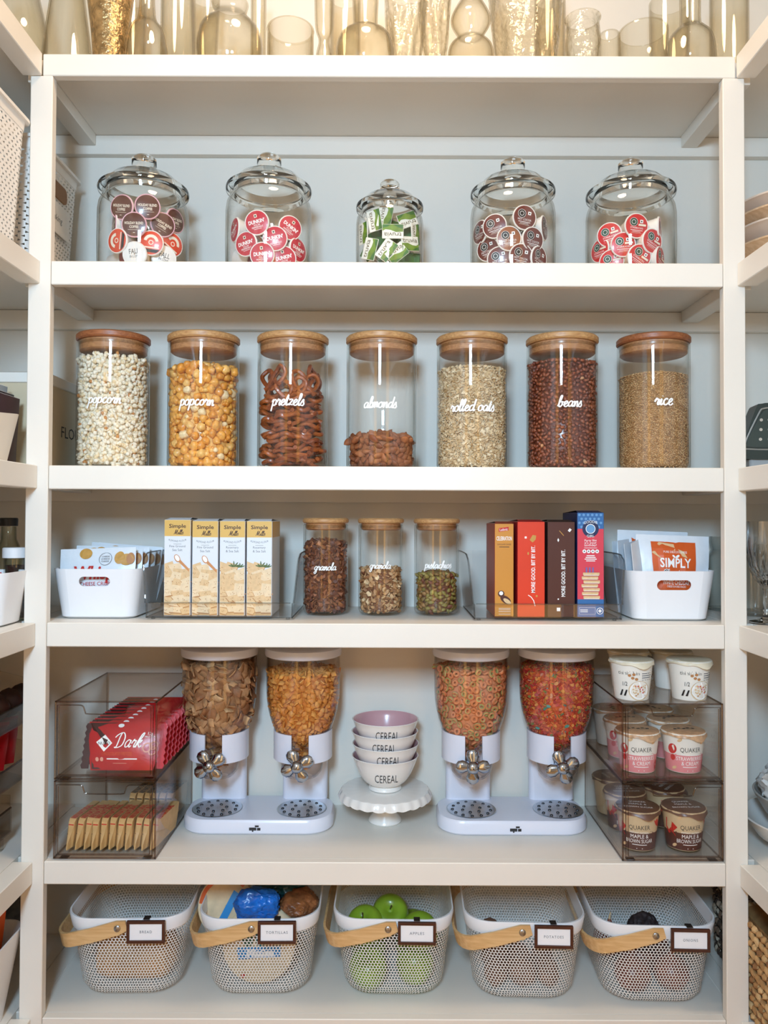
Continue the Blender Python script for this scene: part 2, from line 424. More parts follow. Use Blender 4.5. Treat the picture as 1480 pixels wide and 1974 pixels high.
class Decal:
    """flat print collected in (u,v); each later item lies a hair above the earlier one"""
    def __init__(s, mats): s.mats = mats; s.items = []; s.h = 0
    def poly(s, pts, mi): s.h += 1; s.items.append((list(pts), [tuple(range(len(pts)))], mi, s.h)); return s
    def rect(s, x0, x1, y0, y1, mi, nu=1, nv=1):
        s.h += 1
        vs = [(x0+(x1-x0)*i/nu, y0+(y1-y0)*j/nv) for j in range(nv+1) for i in range(nu+1)]
        fs = [(j*(nu+1)+i, j*(nu+1)+i+1, (j+1)*(nu+1)+i+1, (j+1)*(nu+1)+i) for j in range(nv) for i in range(nu)]
        s.items.append((vs, fs, mi, s.h)); return s
    def ell(s, cx, cy, rx, ry, mi, n=24, rot=0):
        c_, s_ = math.cos(rot), math.sin(rot)
        return s.poly([(cx+rx*math.cos(2*PI*i/n)*c_-ry*math.sin(2*PI*i/n)*s_, cy+rx*math.cos(2*PI*i/n)*s_+ry*math.sin(2*PI*i/n)*c_) for i in range(n)], mi)
    def ringp(s, cx, cy, r0, r1, mi, n=32, a0=0, a1=2*PI):
        s.h += 1
        vs = [(cx+r*math.cos(a0+(a1-a0)*i/n), cy+r*math.sin(a0+(a1-a0)*i/n)) for i in range(n+1) for r in (r0, r1)]
        s.items.append((vs, [(2*i, 2*i+1, 2*i+3, 2*i+2) for i in range(n)], mi, s.h)); return s
    def text(s, t, cx, cy, size, mi, rot=0, bold=0.0, shear=0, width=None, space=1.0, arc=0):
        s.h += 1
        vs, fs = txt(t, bold, space)
        if not vs: return s
        x0 = min(p[0] for p in vs); x1 = max(p[0] for p in vs)
        k = size/.7
        kx = k if width is None else width/max(1e-6, x1-x0)
        c_, s_ = math.cos(rot), math.sin(rot); o = []
        for x, y in vs:
            a = (x-(x0+x1)/2)*kx+y*shear*k; b = (y-.35)*k
            if arc: b -= a*a*arc
            o.append((cx+a*c_-b*s_, cy+a*s_+b*c_))
        s.items.append((o, fs, mi, s.h)); return s
    def stroke(s, pts, wd, mi, taper=False):
        s.h += 1
        n = len(pts); vs = []
        for i, p in enumerate(pts):
            a = pts[max(i-1, 0)]; b = pts[min(i+1, n-1)]
            dx, dy = b[0]-a[0], b[1]-a[1]; L = math.hypot(dx, dy) or 1
            nx, ny = -dy/L, dx/L
            w_ = wd*(.65+.5*abs(dy/L)) if taper else wd
            vs += [(p[0]+nx*w_/2, p[1]+ny*w_/2), (p[0]-nx*w_/2, p[1]-ny*w_/2)]
        s.items.append((vs, [(2*i, 2*i+1, 2*i+3, 2*i+2) for i in range(n-1)], mi, s.h)); return s
    def script(s, t, cx, cy, width, mi, weight=.2, shear=.22):
        tot = sum(SCRIPT[c][0] for c in t); k = width/tot; x = -tot/2
        for c in t:
            adv, strokes = SCRIPT[c]
            for st in strokes:
                sm = catmull([(a, b, 0) for a, b in st], 5)
                s.stroke([(cx+(x+p.x+p.y*shear-.1)*k, cy+(p.y-.5)*k) for p in sm], weight*k, mi, True)
                s.h -= 1
            x += adv
        s.h += 1
        return s
    def build(s, name, fn, parent, gap=.00012, base=.0002):
        mb = MB()
        for vs, fs, mi, h in s.items:
            mb.add([fn(u, v, base+gap*h) for u, v in vs], fs, mi)
        o = mb.build(name, s.mats, parent)
        return o
def on_plane(o, u, v):
    o, u, v = Vector(o), Vector(u).normalized(), Vector(v).normalized(); n = u.cross(v)
    return lambda a, b, h: o+u*a+v*b+n*h
def on_cyl(Rf, a0=0.0, zoff=0.0):
    """wrap around a vertical axis; u along the circumference, facing -y at a0=0"""
    def f(u, v, h):
        r = Rf(v) if callable(Rf) else Rf
        a = a0+u/r
        return Vector(((r+h)*math.sin(a), -(r+h)*math.cos(a), v+zoff))
    return f

# ================================================================= the room
S_TOP = [107, 506, 900, 1203, 1663, 1965]; S_BOT = [151, 551, 945, 1249, 1707, 2010]
SZ = [Z(p) for p in S_TOP]; SB = [Z(p) for p in S_BOT]
WALLY = .30
XL, XR = -.668, .682            # aisle faces of the side units
WL, WR = -.985, .995            # side walls
FY = -2.05                      # wall behind the camera
CEIL = 2.95
BW = .038                       # side bar width

mb = MB(); mb.box(WL-.1, WR+.1, WALLY, WALLY+.1, 0, CEIL); struct('wall_back', mb, WALLP, 'pale painted wall behind the shelves')
mb = MB(); mb.box(WL-.1, WL, FY, WALLY, 0, CEIL); struct('wall_left', mb, WALLP, 'painted side wall behind the left shelves')
mb = MB(); mb.box(WR, WR+.1, FY, WALLY, 0, CEIL); struct('wall_right', mb, WALLP, 'painted side wall behind the right shelves')
mb = MB(); mb.box(WL-.1, WR+.1, FY-.1, WALLY+.1, -.05, 0); struct('floor', mb, FLOORM, 'unseen wooden floor, tone raised to bounce warm light')
mb = MB(); mb.box(WL-.1, WR+.1, FY-.1, WALLY+.1, CEIL, CEIL+.05); struct('ceiling', mb, CEILP, 'white ceiling')
# wall behind the camera: a window high in the middle, side gaps added to let the warm world fill enter
mb = MB()
wx0, wx1, wz0, wz1 = -.22-.18, -.22+.18, EYE+.62-.25, EYE+.62+.25
mb.box(-.6, wx0, FY-.08, FY, 0, CEIL); mb.box(wx1, .6, FY-.08, FY, 0, CEIL)
mb.box(wx0, wx1, FY-.08, FY, 0, wz0); mb.box(wx0, wx1, FY-.08, FY, wz1, CEIL)
mb.box(WL-.1, -.6, FY-.08, FY, 2.1, CEIL); mb.box(.6, WR+.1, FY-.08, FY, 2.1, CEIL)
struct('wall_front', mb, WALLP, 'wall behind the camera')
mb = MB()
for a, b, c_, d in ((wx0, wx0+.02, wz0, wz1), (wx1-.02, wx1, wz0, wz1), (wx0, wx1, wz0, wz0+.02), (wx0, wx1, wz1-.02, wz1)):
    mb.box(a, b, FY-.05, FY-.01, c_, d)
struct('window_1', mb, PAINT, 'white framed window behind the camera')
# ceiling lamp
t = thing('ceiling_lamp', 'round flush ceiling lamp above the aisle', 'lamp', (0, -.40, CEIL))
mb = MB(); mb.lathe([(.19, 0), (.2, -.01), (.2, -.03), (.185, -.035), (.18, -.02), (.0, -.02)], 40); mb.build('lamp_ring', STEEL, t)

# ================================================================= built-in shelving
def shelving(name, label):
    return thing(name, label, 'shelving', (0, 0, 0))
back = shelving('wall_shelving', 'white painted built-in shelving across the back wall')
left = shelving('wall_shelving', 'white painted side shelving running toward the camera at left')
right = shelving('wall_shelving', 'white painted side shelving running toward the camera at right')
PL0, PL1 = X(54, 0, 600), X(97, 0, 600)
PR0, PR1 = X(1394, 0, 600), X(1436, 0, 600)
zbot, ztop = .0, SB[0]+.0
for a, b in ((PL0, PL1), (PR0, PR1)):
    mb = MB(); mb.box(a, b, -.002, .0175, 0, SB[0]+.002, .0015); mb.build('upright_post', PAINT, back)
for i in range(6):
    # ply board, front rail, wall cleat
    mb = MB(); mb.box(XL+.0005, XR-.0005, .0185, WALLY-.0005, SZ[i]-.019, SZ[i]); mb.build('shelf_board', PAINT, back)
    mb = MB()
    if i == 0: mb.box(XL+.0005, XR-.0005, -.001, .018, SB[i]+.0025, SZ[i]+.0004, .0015)
    else: mb.box(PL1+.0006, PR0-.0006, -.0005-.0005, .018, SB[i], SZ[i]+.0004, .0015)
    mb.build('front_rail', PAINT, back)
    mb = MB(); mb.box(WL+.0005, WR-.0005, WALLY-.019, WALLY-.0008, SZ[i]-.0195-.044, SZ[i]-.0195, .0012); mb.build('wall_cleat', PAINT, back)
for side, root, x_in, x_out in ((-1, left, XL, WL), (1, right, XR, WR)):
    for i in range(6):
        lo, hi = sorted((x_in-side*.0+side*BW, x_out))
        mb = MB(); mb.box(min(x_in+side*BW, x_out)+.0004, max(x_in+side*BW, x_out)-.0004, -1.35, WALLY-.0006, SZ[i]-.019, SZ[i]); mb.build('shelf_board', PAINT, root)
        mb = MB(); mb.box(min(x_in, x_in+side*BW), max(x_in, x_in+side*BW), -1.35, -.0025, SB[i]+.001, SZ[i]+.0003, .0015); mb.build('front_rail', PAINT, root)
        mb = MB(); mb.box(min(x_in, x_in+side*BW), max(x_in, x_in+side*BW), .0185, WALLY-.0200, SB[i]+.001, SZ[i]-.0002, .0015); mb.build('support_rail', PAINT, root)
        mb = MB(); mb.box(min(x_out, x_out-side*.019)+.0003, max(x_out, x_out-side*.019)-.0003, -1.35, WALLY-.021, SZ[i]-.0195-.045, SZ[i]-.0195, .001); mb.build('wall_cleat', PAINT, root)
    mb = MB(); mb.box(min(x_in, x_in+side*BW), max(x_in, x_in+side*BW), -1.39, -1.352, 0, SZ[0], .0015); mb.build('upright_post', PAINT, root)

# ================================================================= loose food pieces
def ico(sub=1):
    bm = bmesh.new(); bmesh.ops.create_icosphere(bm, subdivisions=sub, radius=1)
    vs = [v.co.copy() for v in bm.verts]; fs = [tuple(v.index for v in f.verts) for f in bm.faces]; bm.free()
    return vs, fs
ICO1, ICO2 = ico(1), ico(2)
def lump(sx, sy, sz, amp=.3, freq=1.5, seed=0, base=ICO2, smooth=True):
    mb = MB(); off = Vector((seed*7.3, seed*3.1, seed*1.7))
    vs = []
    for v in base[0]:
        k = 1+amp*mnoise.noise(v*freq+off)*1.6
        vs.append((v.x*sx*k, v.y*sy*k, v.z*sz*k))
    mb.add(vs, base[1], 0, smooth); mb.nosharp = smooth; return mb
def popcorn_mb(r, seed):
    rr = random.Random(seed); mb = MB(); mb.nosharp = True
    for i in range(5):
        d = Vector((rr.uniform(-1, 1), rr.uniform(-1, 1), rr.uniform(-1, 1))).normalized()*r*.5 if i else Vector()
        q = r*rr.uniform(.42, .62)
        l = lump(q, q, q, .22, 1.8, seed*5+i, ICO1)
        mb.add([(p[0]+d.x, p[1]+d.y, p[2]+d.z) for p in l.v], l.f, 0, True)
    return mb
def almond_mb(L, W, T):
    prof = []
    for i in range(9):
        t = i/8; r = math.sin(PI*t)**.75*(1-.28*t)
        prof.append((max(r, .02), (t-.5)*L))
    m0 = MB(); m0.lathe(prof, 10)
    mb = MB(); mb.add([(z, x*W*.55, y*T*.55) for x, y, z in m0.v], m0.f, 0, True); return mb
def bean_mb(L, W, T):
    m0 = lump(L/2, W/2, T/2, .0, 1, 0, ICO1)
    mb = MB(); mb.add([(x, y+.25*W*(1-(2*x/L)**2)*-1+.12*W, z) for x, y, z in m0.v], m0.f, 0, True); mb.nosharp = True; return mb
def flake_mb(w, h, t, seed, n=7, bend=.3):
    rr = random.Random(seed); mb = MB(); top = []; bot = []
    for i in range(n):
        a = 2*PI*i/n; r = rr.uniform(.75, 1.15)
        x, y = w/2*r*math.cos(a), h/2*r*math.sin(a)
        z = bend*x*x/max(w, 1e-6)
        top.append((x, y, z+t/2)); bot.append((x, y, z-t/2))
    vs = top+bot+[(0, 0, t*.7), (0, 0, -t*.5)]
    fs = []
    for i in range(n):
        j = (i+1) % n
        fs += [(i, n+i, n+j, j), (2*n, i, j), (2*n+1, n+j, n+i)]
    mb.add(vs, fs); return mb
def square_mb(w, t, puff, seed, wave=0):
    """puffed square cereal piece"""
    rr = random.Random(seed); n = 4; mb = MB(); vs = []; fs = []
    for s_ in (1, -1):
        for i in range(n+1):
            for j in range(n+1):
                x, y = (i/n-.5)*w, (j/n-.5)*w
                e = (1-(2*x/w)**4)*(1-(2*y/w)**4)
                z = s_*(t/2*.45+puff*e)+wave*math.sin(x/w*PI*1.3+seed)+wave*.5*math.cos(y/w*3)
                vs.append((x+rr.uniform(-.03, .03)*w, y+rr.uniform(-.03, .03)*w, z))
    m_ = (n+1)**2
    for i in range(n):
        for j in range(n):
            a, b, c_, d = i*(n+1)+j, (i+1)*(n+1)+j, (i+1)*(n+1)+j+1, i*(n+1)+j+1
            fs += [(a, b, c_, d), (m_+d, m_+c_, m_+b, m_+a)]
    edge = [i*(n+1) for i in range(n+1)]+[n*(n+1)+j for j in range(1, n+1)]+[(n-i)*(n+1)+n for i in range(1, n+1)]+[n-j for j in range(1, n)]
    for k in range(len(edge)):
        a, b = edge[k], edge[(k+1) % len(edge)]
        fs.append((b, a, m_+a, m_+b))
    mb.add(vs, fs, 0, True); return mb
def torus_mb(Rm, r, n=14, m_=7, seed=0):
    rr = random.Random(seed); path = [(Rm*math.cos(2*PI*i/n)*rr.uniform(.95, 1.05), Rm*math.sin(2*PI*i/n)*rr.uniform(.95, 1.05), 0) for i in range(n)]
    mb = MB(); mb.tube(path, r, m_, True); return mb
def pretzel_mb(w, r):
    pts = [(-.1, -.48), (.28, -.22), (.5, .2), (.3, .46), (.05, .28), (0, .05), (-.12, -.2), (-.36, -.42)]
    a = catmull([(x*w, y*w*.8, 0) for x, y in [(.36, -.42), (.12, -.2), (0, .02), (-.08, .3), (-.3, .46), (-.5, .2), (-.32, -.22), (0, -.46), (.32, -.22), (.5, .2), (.3, .46), (.08, .3), (0, .02+.02), (-.12, -.2), (-.36, -.42)]], 5)
    a = [Vector((p.x, p.y, r*.55*math.sin(i*.55))) for i, p in enumerate(a)]
    mb = MB(); mb.tube(a, r, 7); return mb

def spread(prof, space, amax=R(105), top=True, seed=1, tries=30, inset=0.0, dome=0.0):
    """blue-noise points over a surface of revolution given as [(z,r)...], front side only, plus the heaped top"""
    rr = random.Random(seed); pts = []; grid = {}
    segs = []; tot = 0
    for (z0, r0), (z1, r1) in zip(prof, prof[1:]):
        A = math.hypot(z1-z0, r1-r0)*(r0+r1)*amax; tot += A; segs.append((tot, z0, r0, z1, r1, False))
    zt, rt = prof[-1]
    if top:
        tot += PI*rt*rt; segs.append((tot, zt, rt, zt, 0, True))
    N = int(tries*tot/space**2)
    key = lambda p: (int(p.x//space), int(p.y//space), int(p.z//space))
    for _ in range(N):
        u = rr.random()*tot
        for s_ in segs:
            if u <= s_[0]: break
        _, z0, r0, z1, r1, istop = s_
        if istop:
            r = rt*math.sqrt(rr.random()); a = rr.uniform(-PI, PI)
            p = Vector((r*math.sin(a), -r*math.cos(a), zt+dome*(1-(r/rt)**2))); n = Vector((0, 0, 1))
            r_ = r
        else:
            t = rr.random(); r = r0+(r1-r0)*t; z = z0+(z1-z0)*t; a = rr.uniform(-amax, amax)
            n = Vector((math.sin(a)*(z1-z0), -math.cos(a)*(z1-z0), -(r1-r0))).normalized()
            p = Vector((r*math.sin(a), -r*math.cos(a), z))
        p = p-n*inset
        k = key(p); ok = True
        for dx in (-1, 0, 1):
            for dy in (-1, 0, 1):
                for dz in (-1, 0, 1):
                    for q in grid.get((k[0]+dx, k[1]+dy, k[2]+dz), ()):
                        if (q-p).length_squared < space*space: ok = False; break
                    if not ok: break
                if not ok: break
            if not ok: break
        if ok:
            grid.setdefault(k, []).append(p); pts.append((p, n))
    return pts
def orient(n, rr, flat=.35):
    """rotation whose local z leans to the normal n; flat=0 lies flat, 1 = tumbled"""
    d = Vector((rr.gauss(0, 1), rr.gauss(0, 1), rr.gauss(0, 1))).normalized()
    zax = (n*(1-flat)+d*flat*1.2).normalized()
    q = zax.to_track_quat('Z', 'Y')
    return q.to_matrix().to_4x4() @ Matrix.Rotation(rr.uniform(0, 2*PI), 4, 'Z')
def pour(base, pts, meshes, mat_, name, label, cat, group, n_max=300, flat=.35, seed=3, scale=(.88, 1.12), stuff=None):
    """lay pieces: the n_max that face the camera most as things of their own, the rest joined as stuff"""
    rr = random.Random(seed); B = Matrix.Translation(base)
    ms = [m_.mesh(name, mat_) for m_ in meshes] if n_max else None
    pts = sorted(pts, key=lambda q: q[0].y-.15*q[0].z)
    rest = MB(); rest.nosharp = meshes[0].nosharp
    for i, (p, n) in enumerate(pts):
        k = rr.randrange(len(meshes)); s_ = rr.uniform(*scale)
        M = Matrix.Translation(p) @ orient(n, rr, flat) @ Matrix.Scale(s_, 4)
        if i < n_max:
            tag(obj(name, ms[k], M=B @ M), label, cat, group)
        else:
            m_ = meshes[k]; rest.add(m_.v, m_.f, 0, True, M)
    return rest
def core(rest, prof, inset, top_inset=None, dome=0.0, n=28):
    """solid heap behind the outer layer of pieces"""
    pr = [(max(r-inset, .002), z) for z, r in prof]
    zt, rt = prof[-1]
    pr[0] = (pr[0][0], pr[0][1]+.001)
    ti = inset if top_inset is None else top_inset
    pr[-1] = (pr[-1][0], zt-ti)
    for k in (.75, .5, .25, .02): pr.append(((rt-inset)*k, zt-ti+dome*(1-k*k)))
    rest.lathe(pr, n, cap0=True)
def stuff(rest, base, name, mat_, label, cat):
    o = rest.build(name, mat_, None, base)
    return tag(o, label, cat, kind='stuff')

# ================================================================= tall glass canisters with bamboo lids
CGLASS = glass('canister_glass', (.994, .995, .992), (.60, .61, .58), 1.45, 0, 4.0)
BAMBOO = wood('bamboo', (205, 158, 104), (176, 126, 78), 26, .42, 'X')
BAMBOO_M = wood('bamboo_plug', (192, 138, 90), (166, 110, 68), 26, .42, 'X')
BAMBOO_D = wood('bamboo_dark', (170, 104, 62), (140, 80, 46), 26, .42, 'X')
SEAL = glass('silicone_seal', (.8, .78, .72), (.55, .52, .46), 1.4, .2)
def canister(px, row_z, Yc, Rr, H, label, word, wpx, wpy, wwid, dark=False, lid_t=.014, name='glass_canister', plug=.023):
    x = P(px, 800, Yc).x
    t = thing(name, label, 'canister', (x, Yc, row_z+.0004))
    mb = MB(); rb = .012
    prof = [(.001, .0), (Rr-rb, 0)]+[(Rr-rb+rb*math.sin(a), rb-rb*math.cos(a)) for a in (R(30), R(60), R(90))]+[(Rr, H-lid_t-.004), (Rr-.0025, H-lid_t-.0015), (Rr-.0035, H-lid_t-.006), (Rr-.0032, .012), (Rr-.010, .006), (.001, .006)]
    mb.lathe(prof, 64); mb.build('glass_body', CGLASS, t)
    mb = MB(); L = Rr+.0015
    mb.lathe([(.0008, H-lid_t), (L-.003, H-lid_t), (L, H-lid_t+.003), (L, H-.003), (L-.003, H), (.0008, H)], 64)
    lid = mb.build('lid', BAMBOO_D if dark else BAMBOO, t)
    mb = MB(); q = Rr-.0055
    mb.lathe([(q, H-lid_t-.0002), (q, H-lid_t-plug+.003), (q-.004, H-lid_t-plug), (.0008, H-lid_t-plug)], 56); mb.build('lid_plug', BAMBOO_M, lid)
    mb = MB(); mb.lathe([(q+.0004, H-lid_t-.004), (q+.0018, H-lid_t-.005), (q+.0018, H-lid_t-.009), (q+.0004, H-lid_t-.010)], 56); mb.build('seal_ring', SEAL, lid)
    if word:
        d = Decal([LETTERW])
        pc = P(wpx, wpy, Yc-Rr*.97)
        d.script(word, pc.x-x, 0, wwid, 0, .24)
        d.build('lettering', on_cyl(Rr+.0003, 0, pc.z-row_z), t)
    return Vector((x, Yc, row_z+.0004))

RY = .135; RR = .0735; RH = Z(656, RY)-SZ[2]+.004
ri = RR-.0045
def cprof(z1, z0=.0065): return [(z0, ri-.004), (z0+.012, ri), (z1, ri)]
CAN = {}
for key, px, word, wx, wy, ww, dk, lab in (
    ('pop', 218, 'popcorn', 201, 772, .066, True, 'tall glass canister of white popcorn with bamboo lid, beside the flour tin'),
    ('car', 392, 'popcorn', 379, 776, .070, False, 'tall glass canister of caramel popcorn with bamboo lid and white script'),
    ('pre', 564, 'pretzels', 555, 776, .068, False, 'tall glass canister of brown twisted pretzels with bamboo lid'),
    ('alm', 735, 'almonds', 733, 781, .069, False, 'tall glass canister under half full of almonds with bamboo lid'),
    ('oat', 909, 'rolled oats', 911, 787, .094, False, 'tall glass canister of pale rolled oats with bamboo lid'),
    ('bea', 1083, 'beans', 1099, 779, .049, False, 'tall glass canister of reddish brown beans with bamboo lid'),
    ('ric', 1259, 'rice', 1279, 775, .036, True, 'tall glass canister of brown rice with bamboo lid, nearest the right post')):
    CAN[key] = canister(px, SZ[2], RY, RR, RH, lab, word, wx, wy, ww, dk)

def ztop(key, py): return Z(py, RY-RR*.9)-CAN[key].z
# white popcorn
m_pop = pieces_mat('popcorn_white', [(5, (250, 244, 230)), (4, (248, 238, 216)), (2, (240, 220, 182)), (.4, (200, 140, 84))], .75, .10, 260, .5)
pr = cprof(ztop('pop', 684))
rest = pour(CAN['pop'], spread(pr, .0092, R(110), seed=2, inset=.006), [popcorn_mb(.0085, i) for i in range(4)], m_pop, 'popcorn_piece', 'fluffy white popcorn piece inside the popcorn canister', 'popcorn', 'white popcorn pieces', 300, .9)
core(rest, pr, .009); stuff(rest, CAN['pop'], 'white_popcorn', m_pop, 'mass of white popcorn filling the canister by the flour tin', 'popcorn')
# caramel popcorn
m_car = pieces_mat('popcorn_caramel', [(5, (236, 172, 78)), (4, (226, 152, 58)), (2, (240, 192, 112)), (.9, (246, 224, 180))], .35, .2, 220, .4, .3)
pr = cprof(ztop('car', 702))
rest = pour(CAN['car'], spread(pr, .0128, R(112), seed=4, inset=.0085, dome=.012), [lump(.0098, .0094, .0092, .30, 1.9, i) for i in range(5)]+[popcorn_mb(.0112, 60+i) for i in range(2)], m_car, 'caramel_popcorn_ball', 'glossy caramel popcorn ball inside the second canister', 'popcorn', 'caramel popcorn balls', 300, .9)
core(rest, pr, .012, dome=.012); stuff(rest, CAN['car'], 'caramel_popcorn', m_car, 'mass of caramel popcorn filling the second canister', 'popcorn')
# pretzels
m_pre = pieces_mat('pretzel_crust', [(4, (150, 74, 28)), (3, (168, 88, 36)), (3, (132, 60, 22))], .38, .35, 180, .3, .25)
rr = random.Random(11); prm = pretzel_mb(.062, .0046).mesh('pretzel', m_pre)
prot = [lambda: Matrix.Rotation(R(rr.uniform(-14, 14)), 4, 'X') @ Matrix.Rotation(R(rr.uniform(-12, 12)), 4, 'Y') @ Matrix.Rotation(rr.uniform(0, 2*PI), 4, 'Z')]
B = CAN['pre']; zt = ztop('pre', 700); z = .012; n_ = 0
def pretzel(M): tag(obj('pretzel', prm, M=Matrix.Translation(B) @ M), 'brown twisted pretzel inside the pretzel canister', 'pretzel', 'pretzels')
while z < zt-.055:
    for q in range(4):
        a = (-1.25, -.2, 1.1, 2.9)[q]+rr.uniform(-.5, .5); r_ = rr.uniform(.030, .037)
        pretzel(Matrix.Translation((r_*math.sin(a), -r_*math.cos(a), z+rr.uniform(-.003, .003))) @ prot[0]())
    z += .0085
for a, dz, tw in ((-38, -.028, 8), (32, -.038, -10), (5, -.052, 12), (70, -.03, 80), (-75, -.045, 70), (150, -.03, 20), (-140, -.035, 50)):
    pretzel(Matrix.Rotation(R(a), 4, 'Z') @ Matrix.Translation((0, -.056 if abs(a) < 45 else -.05, zt+dz)) @ Matrix.Rotation(R(78), 4, 'X') @ Matrix.Rotation(R(tw), 4, 'Z'))
# almonds
m_alm = pieces_mat('almond_skin', [(4, (150, 88, 50)), (3, (168, 104, 62)), (3, (134, 74, 40))], .6, .25, 160, .4)
pr = cprof(ztop('alm', 838))
rest = pour(CAN['alm'], spread(pr, .0108, R(112), seed=6, inset=.0088, dome=.016), [almond_mb(.027, .017, .012), almond_mb(.024, .016, .011)], m_alm, 'almond', 'brown almond inside the half empty almond canister', 'almond', 'almonds', 300, .45)
core(rest, pr, .0115, dome=.012); stuff(rest, CAN['alm'], 'almond_heap', m_alm, 'mass of almonds at the bottom of the almond canister', 'almonds')
# rolled oats
m_oat = pieces_mat('oat_flakes', [(4, (222, 200, 164)), (3, (206, 180, 140)), (2, (236, 220, 190)), (1, (180, 148, 104))], .8, .15, 400)
pr = cprof(ztop('oat', 704))
rest = pour(CAN['oat'], spread(pr, .0039, R(105), seed=8, inset=.0015, tries=14, dome=.006), [flake_mb(.0085, .006, .0011, i) for i in range(4)], m_oat, 'oat', '', '', '', 0, .55)
core(rest, pr, .004, dome=.005); stuff(rest, CAN['oat'], 'rolled_oats', m_oat, 'pale rolled oats filling the fifth canister', 'oats')
# beans
m_bea = pieces_mat('bean_skin', [(4, (134, 66, 40)), (3, (150, 80, 52)), (3, (112, 50, 32)), (.15, (206, 150, 108))], .32, .12, 120, 0, .2)
pr = cprof(ztop('bea', 690))
rest = pour(CAN['bea'], spread(pr, .0072, R(108), seed=9, inset=.003, tries=22, dome=.008), [bean_mb(.0135, .0085, .0072), bean_mb(.012, .008, .007)], m_bea, 'bean', 'glossy reddish brown bean inside the bean canister', 'bean', 'beans', 300, .6)
core(rest, pr, .0055, dome=.007); stuff(rest, CAN['bea'], 'brown_beans', m_bea, 'mass of brown beans filling the sixth canister', 'beans')
# brown rice
m_ric = pieces_mat('rice_grains', [(4, (198, 158, 110)), (3, (180, 138, 90)), (2, (214, 178, 132)), (1, (156, 114, 70))], .6, .1, 300)
pr = cprof(ztop('ric', 716))
rest = pour(CAN['ric'], spread(pr, .0033, R(100), seed=10, inset=.0009, tries=12, dome=.012), [lump(.0037, .00125, .00115, 0, 1, 0, ICO1)], m_ric, 'rice', '', '', '', 0, .35)
core(rest, pr, .0022, dome=.011); stuff(rest, CAN['ric'], 'brown_rice', m_ric, 'brown rice filling the rightmost tall canister', 'rice')

# ================================================================= three small canisters on the snack shelf
SY = .158; SR = .0475; SH = .203
SC = {}
for key, px, word, wx, wy, ww, lab in (
    ('g1', 629, 'granola', 627, 1096, .047, 'small glass canister nearly full of dark granola, bamboo lid'),
    ('g2', 735, 'granola', 733, 1093, .045, 'small glass canister half full of pale granola, bamboo lid'),
    ('pi', 842, 'pistachios', 845, 1092, .058, 'small glass canister half full of green pistachios, bamboo lid')):
    SC[key] = canister(px, SZ[3], SY, SR, SH, lab, word, wx, wy, ww, False, .011, 'small_glass_canister', .0145)
ri2 = SR-.0045
def sprof(key, py): return [(.0065, ri2-.004), (.016, ri2), (Z(py, SY-SR*.8)-SC[key].z, ri2)]
m_g1 = pieces_mat('granola_dark', [(4, (118, 66, 42)), (3, (96, 50, 32)), (2, (150, 92, 58)), (1, (176, 116, 72))], .55, .3, 220)
m_g2 = pieces_mat('granola_pale', [(4, (190, 146, 102)), (3, (214, 178, 136)), (3, (150, 106, 68)), (1, (126, 76, 46)), (1, (232, 208, 170))], .6, .25, 220)
m_pi = pieces_mat('pistachio_kernels', [(4, (142, 128, 62)), (3, (122, 96, 48)), (2, (156, 116, 66)), (2, (118, 66, 46)), (1, (168, 156, 84))], .5, .25, 220)
gm = [lump(.0075, .0055, .0045, .45, 1.6, i, ICO1, False) for i in range(4)]+[flake_mb(.010, .007, .0018, i) for i in range(4)]
pr = sprof('g1', 1046)
rest = pour(SC['g1'], spread(pr, .0060, R(110), seed=12, inset=.003, dome=.006), gm, m_g1, 'granola_cluster', 'dark granola cluster inside the first small canister', 'granola', 'dark granola clusters', 0, .8)
core(rest, pr, .005, dome=.004); stuff(rest, SC['g1'], 'dark_granola', m_g1, 'mass of dark granola in the first small canister', 'granola')
pr = sprof('g2', 1098)
rest = pour(SC['g2'], spread(pr, .0064, R(110), seed=13, inset=.003, dome=.006), gm, m_g2, 'granola_cluster', 'pale granola cluster inside the middle small canister', 'granola', 'pale granola clusters', 0, .8)
core(rest, pr, .005, dome=.004); stuff(rest, SC['g2'], 'pale_granola', m_g2, 'mass of pale granola in the middle small canister', 'granola')
pr = sprof('pi', 1106)
rest = pour(SC['pi'], spread(pr, .0078, R(110), seed=14, inset=.0055, dome=.008), [almond_mb(.0165, .010, .0085), almond_mb(.014, .0095, .008)], m_pi, 'pistachio', 'shelled green pistachio inside the third small canister', 'pistachio', 'pistachios', 300, .5)
core(rest, pr, .0075, dome=.006); stuff(rest, SC['pi'], 'pistachio_heap', m_pi, 'mass of shelled pistachios in the third small canister', 'pistachios')

